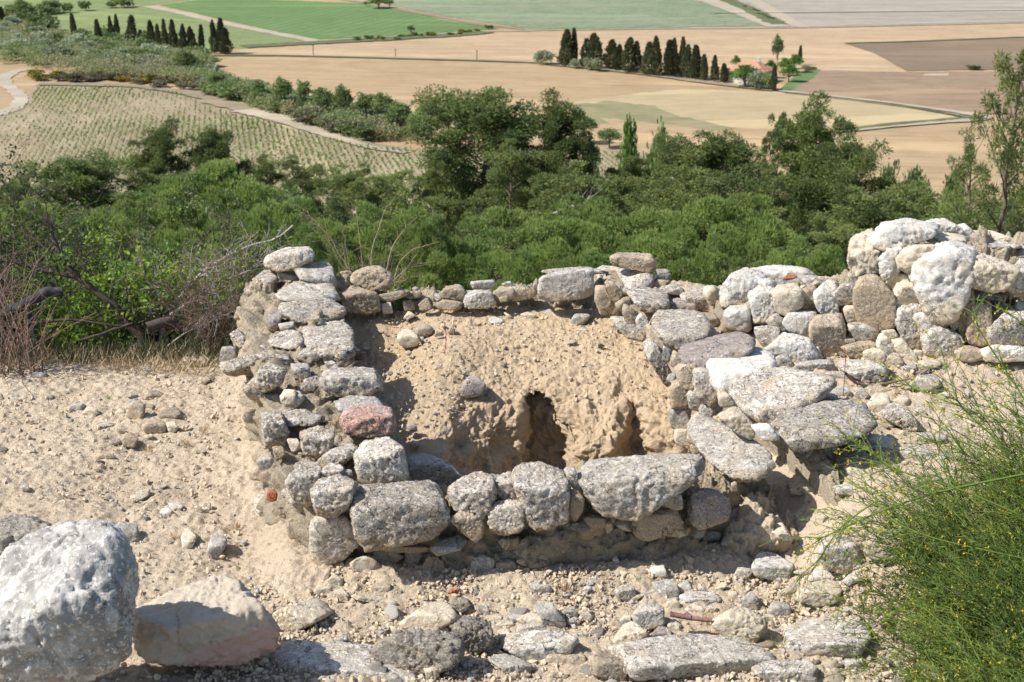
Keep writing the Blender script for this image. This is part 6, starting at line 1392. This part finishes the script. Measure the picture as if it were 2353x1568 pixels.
def scrub_wood():
    rg = np.random.default_rng(61); C_ = []; Rr = []
    def run(x0, x1, top, bot, n, r0, r1):
        for _ in range(n):
            x = rg.uniform(x0, x1); a, b = np.interp(x, *zip(*top)), np.interp(x, *zip(*bot)); p = valley_pt(x, rg.uniform(a, b)); r = rg.uniform(r0, r1); C_.append(p + [0, 0, r * .7]); Rr.append(r)
    run(-80, 480, [(-80,50),(60,60),(200,105),(330,118),(480,150)], [(-80,150),(70,150),(100,176),(300,184),(480,206)], 420, 1.6, 3.6)
    run(470, 960, [(470,185),(620,225),(800,262),(960,285)], [(470,212),(620,262),(800,315),(960,338)], 260, 1.4, 3.0)
    G = Geo(); clumps_to_leaves(G, np.array(C_), np.array(Rr), 130, .55, .38, rg, .6, .8, 1)
    stuff(obj('scrub', G.mesh('scrub', leaf_mat('mixed_scrub_leaf', (.27,.33,.13), (.17,.23,.09), (.30,.29,.16), .42, .035), False)), 'grey-green scrub wood filling the hedge line and the upper left of the valley', 'scrub')
scrub_wood()
# utility poles
for x, yt, yb, lab in ((720,104,127,'leftmost thin utility pole at the edge of the wheat field'), (909,113,130,'middle thin utility pole at the edge of the wheat field'), (1096,116,139,'rightmost thin utility pole at the edge of the wheat field')):
    b = valley_pt(x, yb); h = (yb - yt) * np.dot(b - CAM, FW) / F; G = Geo(); tube(G, np.array([[0, 0, 0], [0, 0, h * .5], [0, 0, h]]), np.array([.14, .12, .10]), 8)
    G2 = Geo(); tube(G2, np.array([[-.5, 0, h * .93], [0, 0, h * .94], [.5, 0, h * .93]]), .06, 4)
    root = empty('utility_pole', b, lab, 'pole', 'utility poles'); obj('post', G.mesh('post', BARKD), root); obj('crossarm', G2.mesh('crossarm', BARKD), root)
# farmhouse
def house():
    b = valley_pt(1722, 188); d = np.dot(b - CAM, FW); s = d / F
    root = empty('farmhouse', b, 'white farmhouse with a salmon tiled roof among dark cypresses', 'house'); root.rotation_euler = (0, 0, R(-28))
    W, D_, H = 11.0, 9.0, 3.6
    def box(nm, c, sz, mat, par=None, bev=0):
        bm = bmesh.new(); bmesh.ops.create_cube(bm, size=1, matrix=Matrix.Translation(c) @ Matrix.Diagonal((*sz, 1))); me = bpy.data.meshes.new(nm); bm.to_mesh(me); bm.free(); me.materials.append(mat); return obj(nm, me, par or root)
    white = plain('white_render', (.58,.56,.52), (.46,.44,.40), 2); glass = plain('dark_window', (.05,.06,.07)); blue = plain('shutter_blue', (.2,.27,.33))
    box('wall', (0, 0, H / 2), (W, D_, H), white)
    box('porch', (1.5, -D_ / 2 - 1.3, 1.5), (5, 2.6, 3), white)
    bm = bmesh.new(); e = .7; zt = H + 2.6; a = [(-W/2-e, -D_/2-e, H), (W/2+e, -D_/2-e, H), (W/2+e, D_/2+e, H), (-W/2-e, D_/2+e, H)]
    lo = [bm.verts.new((x, y, z - .18)) for x, y, z in a]; hi = [bm.verts.new(q) for q in a]; r1 = bm.verts.new((-W/2 + 3.6, 0, zt)); r2_ = bm.verts.new((W/2 - 3.6, 0, zt))
    for f in ((hi[0], hi[1], r2_, r1), (hi[1], hi[2], r2_), (hi[2], hi[3], r1, r2_), (hi[3], hi[0], r1), (lo[3], lo[2], lo[1], lo[0])): bm.faces.new(f)
    for i in range(4): bm.faces.new((lo[i], lo[(i+1) % 4], hi[(i+1) % 4], hi[i]))
    me = bpy.data.meshes.new('roof'); bm.normal_update(); bm.to_mesh(me); bm.free()
    m = M('salmon_roof_tiles'); co = m.coord(False); m.col(m.mix(m.ramp(m.noise(co, 1.5, 6, .7), .4, .6), (.50,.27,.18), (.44,.23,.155))); wv = m.new('ShaderNodeTexWave'); wv.inputs['Scale'].default_value = 2.5; m.l.new(co, wv.inputs[0]); m.bump(wv.outputs['Fac'], .6, .08)
    me.materials.append(m.m); rf = obj('roof', me, root); box('chimney', (2.2, .9, H + 2.5), (.8, .8, 1.6), white, rf); box('chimney_cap', (2.2, .9, H + 3.4), (1.1, 1.1, .18), white, rf)
    for x in (-4, -1.4): 
        wn = box('window', (x, -D_/2 - .01, 2.2), (1.1, .1, 1.3), glass); box('shutter', (x - .85, -D_/2 - .08, 2.2), (.55, .08, 1.35), blue, wn); box('shutter', (x + .85, -D_/2 - .08, 2.2), (.55, .08, 1.35), blue, wn)
    for y in (-2.5, 2.2):
        wn = box('window', (-W/2 - .01, y, 2.1), (.1, 1.1, 1.3), glass); box('shutter', (-W/2 - .08, y - .85, 2.1), (.08, .55, 1.35), blue, wn)
    dr = box('door', (-W/2 - .01, -.2, 1.1), (.1, 1.1, 2.2), blue); box('handle', (-W/2 - .09, .2, 1.05), (.06, .06, .2), glass, dr)
house()

# ---------------------------------------------------------------- labels of the repeats: say where each one stands
def px_of(v):
    q = np.array(v) - CAM; d = q @ FW; return CX + q[0] / d * F, CY - (q @ UP) / d * F
BELT = [(130, 'at the left edge'), (300, 'below the left part of the vineyard'), (430, 'below the two vineyard pines'), (620, 'beyond the top of the left wall'), (800, 'beyond the left end of the back wall'), (960, 'left of the tall central pines'),
        (1120, 'below the spreading central pine'), (1290, 'below the dark central pine'), (1430, 'by the bleached dead branch'), (1600, 'beyond the brown capstone'), (1760, 'left of the big right-hand pine'), (1920, 'below the big right-hand pine'), (2100, 'beyond the low end of the white wall'), (2260, 'beyond the highest white boulders'), (9999, 'by the sparse pine at the right edge')]
HEDGE = [(60, 'near the pale track'), (150, 'right of the track bend'), (240, 'below the lone slim cypress'), (330, 'below the left cypress group'), (430, 'below the end of the left cypress group'), (520, 'below the dark cypress trio'), (600, 'at the left end of the brown wheat'), (680, 'before the brown wheat field'),
         (760, 'past the middle of the hedgerow'), (850, 'towards the tall central pines'), (950, 'at the vineyard corner'), (1200, 'just left of the tall central pines'), (9999, 'right of the tall central pines')]
grp = {}
for o in list(scene.objects):
    if o.get('group') and o.parent is None: grp.setdefault((o['group'], o['label']), []).append(o)
CNAME = {'cream_limestone': 'cream', 'grey_limestone': 'grey', 'white_limestone': 'white', 'tan_sandstone': 'tan'}
big = [(np.array(o.location), o['label']) for o in scene.objects if o.get('category') in ('stone', 'boulder') and not o.get('group') and o.parent is None]
for (g, lab), L in grp.items():
    if len(L) < 8: continue
    if lab.startswith('small stone'):
        for o in L:
            p = np.array(o.location); l = min(big, key=lambda q: np.linalg.norm(q[0] - p))[1].split(',')[0].split(); c = CNAME.get(o.data.materials[0].name, 'pale')
            l = l[:9]
            while l[-1] in ('the', 'of', 'in', 'a', 'and', 'with', 'on', 'at', 'to', 'by', 'its', 'right', 'left', 'behind', 'below', 'beside', 'under', 'dark', 'big', 'front', 'lower', 'small'): l = l[:-1]
            o['label'] = 'little %s pebble near the %s' % (c, ' '.join(l))
    else:
        tab = BELT if ('belt' in lab or 'slope' in lab or 'undergrowth' in lab) else HEDGE; ys = np.median([o.location[1] for o in L])
        short = ' '.join(lab.split(' in the ')[0].split(' of the ')[0].split(' along ')[0].split(' on the ')[0].split(' mixed ')[0].split(' at the ')[0].split()[:5])
        for o in L:
            x, y = px_of(o.location); o['label'] = '%s %s %s' % ('nearer' if o.location[1] < ys else 'farther', short, next(t for m_, t in tab if x < m_))

same = {}
for o in scene.objects:
    if o.get('label') and o.parent is None and not o.get('kind'): same.setdefault(o['label'], []).append(o)
ORD = ['leftmost', 'second', 'third', 'fourth', 'fifth', 'sixth', 'seventh', 'eighth', 'ninth', 'tenth', 'eleventh', 'twelfth', 'thirteenth', 'fourteenth', 'fifteenth', 'sixteenth']
for lab, L in same.items():
    if 1 < len(L) <= 16:
        L.sort(key=lambda o: px_of(o.location)[0])
        for i, o in enumerate(L):
            n = len(L); w_ = 'left one' if n == 2 and i == 0 else 'right one' if i == n - 1 and n < 4 else 'middle one' if n == 3 and i == 1 else 'leftmost' if i == 0 else 'rightmost' if i == n - 1 else ORD[i] + ' from left'
            q = lab.split()[:13]
            while q[-1] in ('the', 'of', 'in', 'a', 'and', 'with', 'on', 'at', 'to', 'by', 'its', 'near', 'tall'): q = q[:-1]
            o['label'] = ' '.join(q) + ', ' + w_
